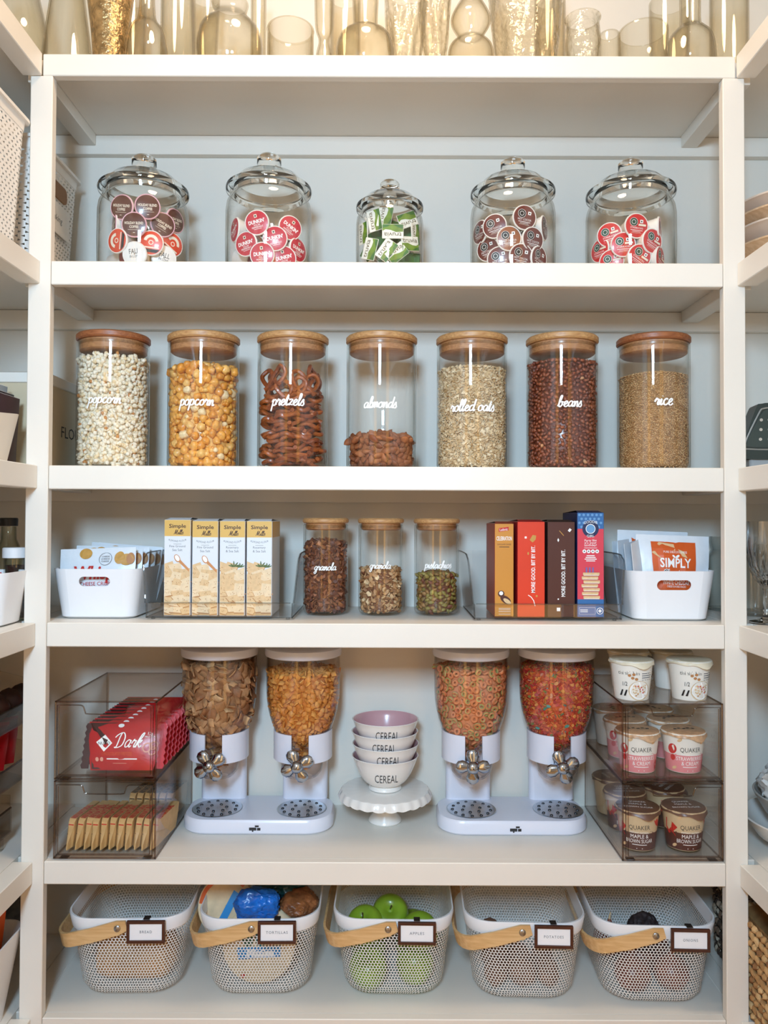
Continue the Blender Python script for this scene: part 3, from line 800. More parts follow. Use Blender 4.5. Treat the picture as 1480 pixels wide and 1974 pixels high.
# ================================================================= glass vases on the top shelf
VG = glass('vase_glass', (.965, .95, .905), (.50, .45, .34), 1.5, 0, 2.4)
VG2 = glass('vase_glass_wavy', (.965, .95, .91), (.52, .48, .38), 1.5, .03, 2.2, .6, 60)
MERC = pm('mercury_glass', (188, 158, 112), .18, .85, var=.5, vscale=55, bump=.9, bscale=120)
def vase(px, w, prof, label, Yc=.10, n=48, mat_=None, ribs=0, twist=0, name='glass_vase', rib_amp=.04):
    """prof: (r relative to the half width at the shelf line, height in m)"""
    x = P(px, 60, Yc).x; hw = mm(w/2, Yc)
    pts = [(r*hw, h) for r, h in prof]
    t = thing(name, label, 'vase', (x, Yc, SZ[0]+.0006), 0, 'clear glass vases on the top shelf')
    sm = catmull([(r, h, 0) for r, h in pts], 5)
    outer = [(max(p.x, .002), p.y) for p in sm]
    rings = []
    th = .0028
    prof2 = [(.002, 0)]+outer+[(max(r-th, .002), max(h, .006)) for r, h in reversed(outer)]+[(.002, .006)]
    for r, h in prof2:
        rings.append([(r*(1+rib_amp*math.cos(ribs*2*PI*j/n+twist*h) if ribs else r)*math.cos(2*PI*j/n) if ribs else r*math.cos(2*PI*j/n),
                       (r*(1+rib_amp*math.cos(ribs*2*PI*j/n+twist*h)))*math.sin(2*PI*j/n) if ribs else r*math.sin(2*PI*j/n), h) for j in range(n)])
    mb = MB(); mb.loft(rings); mb.build('glass_body', mat_ or VG, t)
    # thick foot pool of glass
    r0 = outer[0][0]
    mb = MB(); mb.lathe([(.001, .0062), (r0*.86, .0062), (r0*.8, .010), (.001, .0105)], 32); mb.build('glass_foot', mat_ or VG, t)
    return t
vase(28, 118, [(.45, 0), (.85, .03), (1.0, .08), (1.0, .13), (.8, .19), (.6, .25)], 'bulging ribbed glass vase in the far left corner', .12, 64, VG, 0)
# its horizontal ridges
for h in (.05, .07, .09, .11, .13, .15):
    pass
vase(130, 96, [(1.0, 0), (1.02, .02), (.9, .08), (.72, .15), (.6, .22), (.66, .28)], 'tapering clear vase beside the gold mercury vase', .09)
vase(212, 64, [(.95, 0), (.98, .03), (1.1, .09), (1.35, .16), (1.6, .24)], 'gold flecked mercury glass vase on the top shelf', .08, 40, MERC, 0, 0)
vase(283, 80, [(.9, 0), (1.0, .02), (1.0, .05), (.82, .09), (.42, .12), (.36, .2)], 'small clear bottle vase with sloping shoulders', .07)
vase(343, 66, [(1.0, 0), (1.0, .05), (1.0, .15), (1.0, .26)], 'plain glass cylinder between bottle vase and round globe', .15)
vase(443, 128, [(.55, 0), (.85, .016), (1.0, .06), (.92, .10), (.62, .125), (.5, .14), (.56, .16)], 'round globe vase with a short neck, left of center', .09)
vase(498, 30, [(1.0, 0), (1.0, .1), (1.0, .26)], 'slim glass tube standing behind the globe vase', .2)
vase(560, 90, [(.98, 0), (1.0, .01), (1.0, .09), (1.02, .098), (.98, .10)], 'straight sided glass cylinder right of the globe vase', .08)
vase(625, 40, [(.9, 0), (1.0, .02), (.8, .06), (.55, .09), (.9, .12), (1.0, .2)], 'slim waisted bud vase on the top shelf', .1)
vase(704, 114, [(.6, 0), (.88, .014), (1.0, .05), (.88, .082), (.5, .098), (.42, .11), (.45, .16), (.5, .22)], 'round flask vase with flaring neck at the center', .08)
vase(782, 64, [(.6, 0), (.62, .02), (.9, .08), (1.15, .16), (1.3, .24)], 'swirled tulip vase, first of two at the center', .165, 60, VG2, 7, 26, rib_amp=.09)
vase(838, 58, [(.55, 0), (.6, .02), (.9, .08), (1.05, .16), (1.1, .24)], 'swirled tulip vase, second of two at the center', .07, 60, VG2, 7, -26, rib_amp=.09)
vase(907, 92, [(1.0, 0), (1.0, .035), (.9, .065), (.5, .083), (.62, .095), (.85, .12), (.6, .15), (.3, .17)], 'double bulb glass vase right of the tulip vases', .08)
vase(1012, 128, [(.75, 0), (.82, .02), (.95, .08), (1.05, .16), (1.1, .25)], 'wide cut glass vase with diagonal leaf pattern', .11, 72, VG2, 9, 18, rib_amp=.05)
vase(1123, 70, [(.94, 0), (.88, .03), (.98, .07), (.9, .11), (1.0, .118)], 'wavy sided drinking glass vase on the top shelf', .07, 40, VG2)
vase(1174, 42, [(1.0, 0), (1.0, .06), (1.0, .12), (.9, .13)], 'narrow glass jar behind the short square glass', .14)
vase(1239, 94, [(.92, 0), (1.0, .008), (1.0, .06), (1.01, .083), (.98, .085)], 'short squarish glass tumbler vase on the top shelf', .06)
vase(1330, 96, [(1.0, 0), (1.0, .04), (.9, .075), (.6, .095), (.42, .11), (.42, .17)], 'rounded glass bottle vase near the right post', .07)
vase(1405, 72, [(1.0, 0), (1.0, .1), (1.0, .24)], 'tall glass cylinder in the right corner', .13)
vase(1290, 70, [(1.0, 0), (1.05, .1), (1.1, .24)], 'tall flaring vase behind the short tumbler', .2)
vase(1060, 60, [(1.0, 0), (1.0, .1), (1.0, .26)], 'plain tall cylinder behind the cut glass vase', .22)
vase(665, 60, [(1.0, 0), (1.0, .1), (1.0, .26)], 'plain tall cylinder behind the flask vase', .22)
vase(250, 60, [(1.0, 0), (1.0, .1), (1.05, .26)], 'plain tall cylinder behind the mercury vase', .22)
vase(395, 50, [(.7, 0), (.9, .1), (1.15, .26)], 'slender flaring vase behind the globe vase', .22)

# ================================================================= cookie jars
JG = glass('jar_glass', (.994, .994, .990), (.46, .43, .36), 1.5, 0, 4.5)
JL = solid_glass('jar_lid_glass', (.97, .955, .915))
def jar(px, top_py, body_w, shoulder_py, rim_py, label, Yc=.14, kn=1.0):
    x = P(px, 420, Yc).x; z0 = SZ[1]+.0006
    Rb = mm(body_w/2, Yc)
    zr = Z(rim_py, Yc)-z0; zs = Z(shoulder_py, Yc)-z0; zt = Z(top_py, Yc)-z0
    t = thing('glass_cookie_jar', label, 'jar', (x, Yc, z0))
    mb = MB()
    out = [(.001, 0), (Rb*.86, 0), (Rb*.95, .004), (Rb*.985, .016), (Rb*1.0, zs*.5), (Rb*.995, zs*.9), (Rb*.97, zs), (Rb*.9, zs+(zr-zs)*.55), (Rb*.86, zr-.008), (Rb*.9, zr-.002), (Rb*.88, zr)]
    inn = [(Rb*.84, zr), (Rb*.82, zr-.008), (Rb*.86, zs+(zr-zs)*.55), (Rb*.93, zs), (Rb*.955, zs*.9), (Rb*.96, .02), (Rb*.88, .009), (.001, .009)]
    mb.lathe(out+inn, 64); mb.build('glass_body', JG, t)
    mb = MB(); k = (zt-zr); kr = .0255*kn
    mb.lathe([(Rb*.80, zr-.010), (Rb*.82, zr+.001), (Rb*.985, zr+.0015), (Rb*1.0, zr+.006), (Rb*.985, zr+.011), (Rb*.93, zr+.013), (Rb*.7, zr+.013+k*.25), (Rb*.3, zr+.013+k*.38), (kr*.7, zr+.013+k*.42),
              (kr*.72, zr+.013+k*.5), (kr, zr+k*.78), (kr, zt-.005), (kr*.8, zt), (.001, zt)], 56)
    mb.lathe([(.001, zr+.008+k*.34), (Rb*.3, zr+.006+k*.32), (Rb*.7, zr+.004+k*.2), (Rb*.78, zr-.006), (Rb*.80, zr-.010)], 56)
    mb.build('lid', JL, t)
    return t, Vector((x, Yc, z0)), Rb
J = {}
J[1] = jar(277, 306, 172, 402, 378, 'large glass cookie jar of holiday coffee pods, leftmost of five')
J[2] = jar(518, 303, 166, 398, 375, 'large glass cookie jar of red and pink coffee pods, second of five')
J[3] = jar(751, 351, 131, 423, 408, 'small glass cookie jar of green sweetener packets', kn=.8)
J[4] = jar(988, 309, 164, 404, 380, 'large glass cookie jar of brown hot cocoa pods, fourth of five')
J[5] = jar(1215, 310, 170, 405, 380, 'large glass cookie jar of bright red coffee pods, nearest the right post')

# ---- coffee pods
PODW = pm('pod_cup_white', (236, 232, 226), .4, var=.02)
PODP = pm('pod_rim_pink', (226, 176, 188), .4, var=.02)
FOIL = {k: pm('foil_'+k, c_, .33, .0, var=.06, coat=.3) for k, c_ in dict(brown=(88, 44, 32), orange=(222, 74, 42), white=(238, 236, 232), pinkred=(196, 40, 60), cocoa=(106, 40, 34), tan=(150, 92, 62), red=(206, 36, 42)).items()}
CREAM = pm('print_cream', (238, 226, 206), .5, var=.02)
DGREEN = pm('print_dark_green', (24, 70, 52), .5, var=.04)
POD_ME = {}
def pod_meshes(kind):
    if kind in POD_ME: return POD_ME[kind]
    rim = PODP if kind == 'brown' else PODW
    foil = {'brown': 'brown', 'orange': 'orange', 'fall': 'white', 'dunkin': 'pinkred', 'cocoa': 'cocoa', 'tan': 'tan', 'sbux': 'red'}[kind]
    # local frame: lid faces +z at z=0, cup goes to -z
    cup = MB(); cup.lathe([(.0245, -.0006), (.0257, -.0012), (.0257, -.0030), (.0235, -.0034), (.0225, -.010), (.0218, -.011), (.0185, -.040), (.016, -.043), (.001, -.043)], 28)
    lid = MB(); lid.lathe([(.0232, .0001), (.0245, .0004), (.0252, -.0004), (.0257, -.0012)], 28)
    disc = MB(); disc.lathe([(.001, .0004), (.0226, .0004), (.0234, .0001)], 28)
    d = Decal([CREAM, BLACK, DGREEN, FOIL['orange'], LETTERW])
    if kind == 'brown':
        d.text('HOLIDAY BLEND', 0, .003, .0052, 0, bold=.02, width=.037); d.text('COFFEE', 0, -.0045, .0052, 0, bold=.02, width=.018)
        d.rect(-.012, .012, -.0108, -.0103, 0); d.rect(-.002, .002, -.0165, -.0155, 0)
    elif kind == 'orange':
        d.ringp(0, .002, .009, .015, 0, 20, R(10), R(170)); d.ell(0, .001, .005, .005, 0); d.ell(0, .001, .0032, .0032, 3)
        d.rect(-.017, .017, -.008, -.0105, 0); d.poly([(-.0185, -.0125), (.0185, -.0125), (.012, -.019), (-.012, -.019)], 1)
    elif kind == 'fall':
        d.text('FALL', 0, .006, .010, 1, width=.021); d.text('IN LOVE', 0, -.004, .005, 1, width=.02)
    elif kind == 'dunkin':
        d.text("DUNKIN'", 0, .002, .0072, 4, bold=.03, width=.034); d.rect(-.003, .003, .010, .0165, 0); d.rect(-.0016, .0016, .0115, .015, 1)
        d.text('POLAR', 0, -.005, .0036, 4, width=.013); d.text('PEPPERMINT', 0, -.0095, .0036, 4, width=.024); d.rect(-.008, .008, -.0135, -.0128, 4)
    else:
        d.ell(-.007, .007, .0085, .0085, 4); d.ell(-.007, .007, .0079, .0079, 2 if kind == 'sbux' else 1); d.ringp(-.007, .007, .0038, .0046, 4, 20)
        d.rect(.006, .0125, .006, .0125, 4); d.rect(.0078, .0107, .0078, .0107, 1)
        d.text('STARBUCKS', 0, -.0045, .0036, 4, width=.027) if kind == 'sbux' else d.text('HOT COCOA', 0, -.0045, .0042, 4, width=.029)
        d.rect(-.013, .013, -.0098, -.0088, 4); d.rect(-.009, .009, -.0125, -.0118, 4); d.rect(-.011, .011, -.015, -.0145, 0)
        if kind == 'sbux': d.rect(.003, .019, .000, .004, 0)
    pm_ = MB()
    for vs, fs, mi, h in d.items: pm_.add([(u, v, .0005+.0001*h) for u, v in vs], fs, mi)
    POD_ME[kind] = (cup.mesh('cup', PODW), lid.mesh('rim', rim), disc.mesh('foil_lid', FOIL[foil]), pm_.mesh('print', d.mats))
    return POD_ME[kind]
def pod(jar_i, px, py, kind, label, yaw=None, pitch=-8, roll=0, depth=0):
    t, c, Rb = J[jar_i]
    rad = Rb*.955-.0045
    for Y in (c.y-rad*.8,)*1:
        for _ in range(6):
            p = P(px, py, Y); dx = max(-rad*.97, min(rad*.97, p.x-c.x)); Y = c.y-math.sqrt(max(rad*rad-dx*dx, 1e-6))
    p = P(px, py, Y)
    a = math.asin(dx/rad)               # angle around the jar
    yw = a*.8 if yaw is None else R(yaw)
    # keep the disc edge inside the glass
    back = .0257*abs(math.sin(a-yw))+ .002+depth
    back += rad-math.sqrt(max(rad*rad-.02**2, 0)) if abs(a-yw) < .6 else 0
    p = p+Vector((-math.sin(a), math.cos(a), 0))*back
    n = Vector((math.sin(yw)*math.cos(R(pitch)), -math.cos(yw)*math.cos(R(pitch)), math.sin(R(pitch))))
    xa = Vector((math.cos(yw), math.sin(yw), 0)); ya = n.cross(xa)
    M = Matrix((xa, ya, n)).transposed().to_4x4()
    q = (p-c); rr_ = math.hypot(q.x, q.y)
    p.z = max(p.z, c.z+.010+.0257*abs(ya.z))
    M = Matrix.Translation(p) @ M @ Matrix.Rotation(R(roll), 4, 'Z')
    o = thing('coffee_pod', label, 'coffee pod', group='single serve coffee pods', M=M)
    a_, b_, c_, d_ = pod_meshes(kind)
    obj('cup', a_, o); obj('rim', b_, o); f = obj('foil_lid', c_, o); obj('print', d_, f)
    return o
hb = 'brown holiday blend pod with pink rim'
for args in (
 (1, 231, 397, 'brown', hb+', upper left of the first jar', None, -5, -8), (1, 285, 396, 'brown', hb+', upper right of the first jar', None, -5, 4),
 (1, 257, 431, 'brown', hb+', at the middle of the first jar', None, -5, 0), (1, 321, 430, 'brown', hb+', leaning right of center in the first jar', 28, -4, -24),
 (1, 207, 430, 'brown', hb+', edge on at left of the first jar', -62, 0, 0), (1, 347, 425, 'brown', hb+', edge on at right of the first jar', 62, 0, 5),
 (1, 222, 462, 'orange', 'orange and cream pod turned sideways at left of the first jar', -25, -4, 80), (1, 294, 464, 'orange', 'orange and cream pod facing forward low in the first jar', 6, -5, -6),
 (1, 343, 470, 'orange', 'orange and cream pod angled at right of the first jar', 48, -4, -28), (1, 257, 489, 'fall', 'white pod lettered FALL at the bottom left of the first jar', -5, -8, 4),
 (1, 327, 494, 'fall', 'white pod lettered FALL at the bottom right of the first jar', 22, -8, -14)): pod(*args)
dk = 'red and white peppermint coffee pod'
for args in (
 (2, 493, 427, 'dunkin', dk+', topmost left in the second jar', None, -6, 12), (2, 568, 436, 'dunkin', dk+', upper right in the second jar', 28, -4, -30),
 (2, 532, 456, 'dunkin', dk+', at the middle of the second jar', 4, -6, 14), (2, 469, 468, 'dunkin', dk+', lower left in the second jar', -22, -6, 10),
 (2, 447, 442, 'dunkin', dk+', edge on at the left of the second jar', -60, 0, 20), (2, 504, 493, 'dunkin', dk+', at the bottom left of the second jar', -4, -8, 4),
 (2, 554, 497, 'dunkin', dk+', at the bottom right of the second jar', 14, -8, 18), (2, 582, 481, 'dunkin', dk+', edge on at the right of the second jar', 55, 0, -10)): pod(*args)
co = 'dark brown hot cocoa pod'
for args in (
 (4, 945, 432, 'cocoa', co+', upper left in the fourth jar', -20, -5, 12), (4, 1013, 417, 'cocoa', co+', topmost in the fourth jar', 12, -5, -6),
 (4, 980, 456, 'tan', 'lighter tan hot cocoa pod in the middle of the fourth jar', -2, -5, 6), (4, 926, 478, 'cocoa', co+', lower left in the fourth jar', -32, -5, 8),
 (4, 1030, 460, 'cocoa', co+', right of center in the fourth jar', 24, -5, -4), (4, 957, 498, 'cocoa', co+', at the bottom left of the fourth jar', -12, -8, 8),
 (4, 1006, 495, 'cocoa', co+', at the bottom center of the fourth jar', 10, -8, -8), (4, 915, 447, 'cocoa', co+', edge on at the left of the fourth jar', -62, 0, 0),
 (4, 1057, 438, 'cocoa', co+', edge on at the right of the fourth jar', 64, 0, 0), (4, 1044, 500, 'cocoa', co+', at the bottom right of the fourth jar', 42, -6, -10)): pod(*args)
st = 'bright red coffee pod'
for args in (
 (5, 1163, 449, 'sbux', st+', upper left in the fifth jar', -26, -5, 10), (5, 1229, 431, 'sbux', st+', topmost in the fifth jar', 8, -5, -4),
 (5, 1198, 467, 'sbux', st+', at the middle of the fifth jar', -6, -5, 4), (5, 1262, 462, 'sbux', st+', right of center in the fifth jar', 24, -5, -20),
 (5, 1169, 503, 'sbux', st+', at the bottom left of the fifth jar', -22, -8, 8), (5, 1235, 498, 'sbux', st+', at the bottom center of the fifth jar', 8, -8, -30),
 (5, 1146, 482, 'sbux', st+', edge on at the left of the fifth jar', -60, 0, 0), (5, 1285, 438, 'sbux', st+', edge on at the right of the fifth jar', 64, 0, 0),
 (5, 1282, 500, 'sbux', st+', at the bottom right of the fifth jar', 52, -4, -10)): pod(*args)

rr = random.Random(17)
for ji, (t_, c_, Rb_) in J.items():
    if ji == 3: continue
    for i in range(5):
        a = R((-50, -22, 12, 40, 62)[i]); r_ = Rb_*.30; zz = c_.z+.045+(.0, .035, .004, .040, .012)[i]
        M = Matrix.Translation((c_.x+r_*1.5*math.sin(a), c_.y-r_*math.cos(a)+.012, zz)) @ Euler((R(90+rr.uniform(-30, 20)), R(rr.uniform(-40, 40)), R(rr.uniform(-70, 70)))).to_matrix().to_4x4()
        o = thing('coffee_pod', 'white pod cup half hidden behind the others in the %s jar' % {1: 'first', 2: 'second', 4: 'fourth', 5: 'fifth'}[ji], 'coffee pod', group='half hidden pods', M=M)
        q = pod_meshes({1: 'orange', 2: 'dunkin', 4: 'cocoa', 5: 'sbux'}[ji]); obj('cup', q[0], o); obj('rim', q[1], o); obj('foil_lid', q[2], o)
# ---- sweetener packets
PKW = pm('packet_paper_white', (240, 238, 226), .6, var=.03)
PKG = pm('packet_green', (112, 142, 34), .5, var=.25, vscale=60)
PKG2 = pm('packet_leaf_green', (62, 112, 40), .5, var=.2, vscale=60)
OLIVE = pm('print_olive', (104, 84, 30), .5, var=.03)
def packet_meshes():
    w_, h_ = .054, .036
    mb = MB(); mb.box(-w_/2, w_/2, -h_/2, h_/2, -.0012, .0012, .001)
    d = Decal([PKG, PKG2, OLIVE])
    wav = [(-w_/2+.001, -h_/2+.001), (w_/2-.001, -h_/2+.001), (w_/2-.001, -.001), (.018, -.005), (.006, -.0035), (-.008, .002), (-w_/2+.001, .001)]
    d.poly(wav, 0)
    d.poly([(-w_/2+.001, -h_/2+.001), (.0, -h_/2+.001), (-.012, -.010), (-w_/2+.001, -.006)], 1); d.poly([(.004, -h_/2+.001), (w_/2-.001, -h_/2+.001), (w_/2-.001, -.008), (.014, -.011)], 1)
    d.text('truvia', 0, .009, .0115, 2, width=.044)
    pr = MB()
    for vs, fs, mi, h in d.items: pr.add([(u, v, .0014+.0001*h) for u, v in vs], fs, mi)
    return mb.mesh('sachet', [PKW]), pr.mesh('print', d.mats), mb.mesh('sachet', [PKG2])
PA, PB, PA2 = packet_meshes()
c3, R3 = J[3][1], J[3][2]
rr = random.Random(21); pk_n = 0
spots = [(757, 446, 0, 180, 0, 'upside down at the front'), (713, 480, -22, 74, 0, 'standing on end at the lower left'), (722, 425, -20, 100, .004, 'standing upright at the upper left'),
         (742, 418, 6, 80, .008, 'standing at the top center'), (785, 424, 25, 205, .007, 'tilted at the upper right'), (745, 482, 0, 55, .003, 'leaning at the bottom center'), (765, 488, 8, 40, .004, 'half buried at bottom'),
         (790, 470, 35, 10, .003, 'lying at the lower right'), (700, 450, -50, 90, .002, 'edge on at the left wall'), (800, 452, 55, 100, .003, 'edge on at the right wall')]
for px, py, yw, rl, dep, where in spots:
    Yp = c3.y-math.sqrt(max((R3*.9)**2-(P(px, py, c3.y).x-c3.x)**2, .0001))*.82+dep
    p = P(px, py, Yp)
    n = Vector((math.sin(R(yw)), -math.cos(R(yw)), -.05)).normalized(); xa = Vector((math.cos(R(yw)), math.sin(R(yw)), 0)); ya = n.cross(xa)
    M = Matrix.Translation(p) @ Matrix((xa, ya, n)).transposed().to_4x4() @ Matrix.Rotation(R(rl), 4, 'Z') @ Matrix.Scale(.82, 4)
    o = thing('sweetener_packet', 'green and white sweetener packet '+where+' in the small jar', 'packet', group='sweetener packets', M=M)
    b_ = obj('sachet', PA, o); obj('print', PB, b_)
for i in range(46):
    a = rr.uniform(-PI, PI); r_ = R3*rr.uniform(.1, .62); zz = .02+(.105)*rr.random()
    M = Matrix.Translation((c3.x+r_*math.sin(a), c3.y-r_*math.cos(a)*.8+.006, c3.z+zz)) @ Euler((R(rr.uniform(55, 115)), R(rr.uniform(-60, 60)), R(rr.uniform(-60, 60)))).to_matrix().to_4x4() @ Matrix.Scale(.8, 4)
    o = thing('sweetener_packet', 'green and white sweetener packet buried in the small cookie jar', 'packet', group='buried sweetener packets', M=M)
    b_ = obj('sachet', PA2 if i % 4 else PA, o)
    if i % 4 == 0: obj('print', PB, b_)

# ================================================================= snack shelf: white boxes, clear bins, cartons
def slot_box(t, w0, w1, d0, d1, h, r, slot, th=.0025, mat_=WHITE, name='box_body'):
    """tapered open box (w0,d0 at the base, w1,d1 at the rim), front wall at local y=0 leaning; slot=(width,height,zc)"""
    n = 5
    def rg(z, off=0):
        k = z/h; w_, d_ = w0+(w1-w0)*k-2*off, d0+(d1-d0)*k-2*off
        return ring(w_, d_, r*(.75+.25*k), z, n, 0, d1/2)
    mb = MB()
    zs = [0, .004, h*.5, h]
    o_r = [ring(w0-.012, d0-.012, r*.7, 0, n, 0, d1/2)]+[rg(z) for z in zs[1:]]
    i_r = [rg(z, th) for z in reversed(zs[1:])]
    i_r[-1] = rg(th+.002, th)
    rings = o_r+i_r
    N = len(rings[0]); vs = [p for q in rings for p in q]; fs = []
    # front straight run lies between corner 3 (index 2*(n+1)+n) and corner 4 start (3*(n+1))
    j0 = 2*(n+1)+n
    for i in range(len(rings)-1):
        for j in range(N):
            if j == j0 and i in (1, 2, 4, 5): continue
            fs.append((i*N+j, i*N+(j+1) % N, (i+1)*N+(j+1) % N, (i+1)*N+j))
    mb.add(vs, fs, 0, True)
    mb.f.append(tuple(range(N))[::-1]); mb.m.append(0); mb.s.append(False)
    o = len(rings)-1
    mb.f.append(tuple(o*N+j for j in range(N))); mb.m.append(0); mb.s.append(False)
    # front panels with the slot
    A, B_ = rings[1][j0], rings[1][(j0+1) % N]; Cc, D = rings[3][(j0+1) % N], rings[3][j0]
    A2, B2 = rings[6][j0], rings[6][(j0+1) % N]; C2, D2 = rings[4][(j0+1) % N], rings[4][j0]
    sw, sh, zc = slot
    def panel(a, b, c_, d, flip):
        a, b, c_, d = map(Vector, (a, b, c_, d))
        def at(x, z):
            k = (z-a.z)/(d.z-a.z); y = a.y+(d.y-a.y)*k
            return (x, y, z)
        m_ = 32; out = []; inn = []
        for i in range(m_):
            an = 2*PI*(i+.5)/m_; cx, cz = math.cos(an), math.sin(an)
            rr_ = sh/2
            x = (sw/2-rr_)*(1 if cx > 0 else -1)+rr_*cx; z = zc+rr_*cz
            inn.append(at(x, z))
            # rectangle point along the same direction
            zlo, zhi = a.z, d.z
            t_ = 1e9
            dx, dz = cx*sw, cz*sh*2
            if dz > 0: t_ = min(t_, (zhi-zc)/dz)
            if dz < 0: t_ = min(t_, (zlo-zc)/dz)
            hw = abs(a.x)*.5+abs(d.x)*.5
            if dx: t_ = min(t_, hw/abs(dx))
            X_, Z_ = dx*t_, zc+dz*t_
            k = (Z_-zlo)/(zhi-zlo); hwz = abs(a.x)+(abs(d.x)-abs(a.x))*k
            if abs(abs(X_)-hw) < 1e-6: X_ = math.copysign(hwz, X_)
            out.append(at(X_, Z_))
        # snap the nearest outline points to the corners
        for cpt in (a, b, c_, d):
            q = min(range(m_), key=lambda i: (Vector(out[i])-cpt).length); out[q] = tuple(cpt)
        f = [(i, (i+1) % m_, m_+(i+1) % m_, m_+i) for i in range(m_)]
        mb.add(out+inn, f if not flip else [q[::-1] for q in f])
        return inn
    i1 = panel(A, B_, Cc, D, True); i2 = panel(A2, B2, C2, D2, False)
    m_ = len(i1); mb.add(i1+i2, [(i, (i+1) % m_, m_+(i+1) % m_, m_+i) for i in range(m_)], 0, True)
    return mb.build(name, mat_, t)

BAGW = pm('foil_bag_white', (226, 232, 238), .32, var=.05, vscale=30, bump=.5, bscale=25)
ORANGE = pm('print_orange', (216, 92, 34), .4, var=.05); RED = pm('print_red', (200, 38, 34), .4, var=.05)
GOLD = pm('print_gold', (200, 150, 70), .5, var=.12, vscale=120); KRAFT = pm('print_cracker', (226, 190, 142), .55, var=.10, vscale=150)
CRKB = pm('print_cracker_edge', (184, 128, 78), .55, var=.05); GREY = pm('print_grey', (104, 110, 118), .5, var=.03)
def bag_mb(w_, h_, th, crimp=.008, nx=8, nz=8, seed=0, puff=1.0):
    """pillow bag standing on its lower edge, facing -y"""
    mb = MB(); vs = []
    for s_ in (-1, 1):
        for j in range(nz+1):
            for i in range(nx+1):
                u, v = i/nx, j/nz
                e = (max(0, math.sin(PI*u))**.6)*(max(0, math.sin(PI*min(1, max(0, (v*h_-crimp)/(h_-2*crimp))))))**.6
                wr = mnoise.noise(Vector((u*4, v*5, seed*3.3+s_)))*.12+mnoise.noise(Vector((u*9, v*3, seed*1.3+s_)))*.06
                vs.append(((u-.5)*w_*(1-.05*e)*(.80+.20*min(1, v*1.5)), s_*(th/2*e*(1+wr*2)*puff+.0004), v*h_))
    m_ = (nx+1)*(nz+1); fs = []
    for j in range(nz):
        for i in range(nx):
            a = j*(nx+1)+i; q = (a, a+1, a+nx+2, a+nx+1)
            fs += [q, tuple(m_+k for k in q[::-1])]
    edge = list(range(nx+1))+[(j)*(nx+1)+nx for j in range(1, nz+1)]+[nz*(nx+1)+i for i in range(nx-1, -1, -1)]+[j*(nx+1) for j in range(nz-1, 0, -1)]
    for k in range(len(edge)):
        a, b = edge[k], edge[(k+1) % len(edge)]; fs.append((b, a, m_+a, m_+b))
    mb.add(vs, fs, 0, True); return mb
def on_bag(w_, h_, th, crimp, seed, puff=1.0):
    def f(u, v, hh):
        a, b = u/w_+.5, v/h_
        a = min(.999, max(.001, a)); b = min(.999, max(.001, b))
        e = (math.sin(PI*a)**.6)*(max(0, math.sin(PI*min(1, max(0, (b*h_-crimp)/(h_-2*crimp))))))**.6
        wr = mnoise.noise(Vector((a*4, b*5, seed*3.3-1)))*.12+mnoise.noise(Vector((a*9, b*3, seed*1.3-1)))*.06
        return Vector(((a-.5)*w_*(1-.05*e)*(.80+.20*min(1, b*1.5)), -(th/2*e*(1+wr*2)*puff+.0004)-hh-.0006, v))
    return f
# ---- left white box with cheese crisp bags
z3 = SZ[3]+.0005
bx = P(182, 1150, .05).x
t = thing('storage_box', 'white plastic box of cheese crisp bags beside the left post', 'storage box', (bx, .045, z3))
slot_box(t, .150, .178, .205, .235, .100, .032, (.062, .019, .075))
d_w, d_h = .154, .135
for i in range(6):
    bg = thing('snack_bag', ('white cheese crisp bag with red lettering, front of its box' if i == 0 else 'white cheese crisp bag, %s from the front in the left white box' % ('first', 'second', 'third', 'fourth', 'fifth', 'sixth')[i]), 'snack bag', (bx+i*.003-.004, .072+i*.026, z3+.006), 0, 'cheese crisp bags', (R(-9+i*.5), R(1.5*i-2), 0))
    bg_ = bag_mb(d_w, d_h-.004*(i % 2)+i*.001, .020, .010, seed=i).build('pouch', BAGW, bg)
    d = Decal([RED, GOLD, GREY, CRKB])
    d.text('Whisps', 0, .085, .026, 0, bold=.03, shear=.1, width=.10); d.text('CHEESE CRISPS', 0, .062, .0075, 0, width=.072)
    d.ell(-.024, .124, .013, .011, 1); d.ell(.060, .110, .014, .012, 1); d.ell(.046, .114, .010, .013, 1); d.ell(.068, .112, .008, .012, 3)
    d.ringp(.018, .112, .0125, .0133, 2, 24); d.text('CHEESE', .018, .117, .003, 2, width=.016); d.text('CHEESE', .018, .112, .003, 2, width=.018); d.text('CHEESE', .018, .107, .003, 2, width=.016)
    d.build('print', on_bag(d_w, d_h, .020, .010, i), bg_, base=.0006)
# ---- right white box with white cheddar bags
bx2 = P(1299, 1150, .05).x
t = thing('storage_box', 'white plastic box of white cheddar puff bags beside the right post', 'storage box', (bx2, .045, z3))
slot_box(t, .150, .178, .205, .235, .100, .032, (.068, .020, .072))
bw, bh = .150, .165
bg = thing('snack_bag', 'orange and white cheddar puff bag facing front in its box', 'snack bag', (bx2+.009, .082, z3+.006), 0, 'cheddar puff bags', (R(-6), R(2), 0))
bg_ = bag_mb(bw, bh, .030, .012, seed=11).build('pouch', BAGW, bg)
d = Decal([ORANGE, LETTERW, KRAFT, BLACK])
d.rect(-.046, .046, .012, bh-.014, 0, 8, 10)
d.poly([(-.046, .128), (-.030, .150), (.000, .146), (.002, .134), (-.026, .114)], 2); d.poly([(.008, .136), (.020, .132), (.028, .118), (.016, .122)], 2)
d.text('SIMPLY', .002, .108, .0185, 1, bold=.02, width=.066); d.text('PURE DELICIOUSNESS', .002, .130, .0045, 1, width=.05)
d.ell(.006, .121, .005, .0025, 1, rot=.6); d.ell(-.002, .121, .004, .002, 1, rot=2.4)
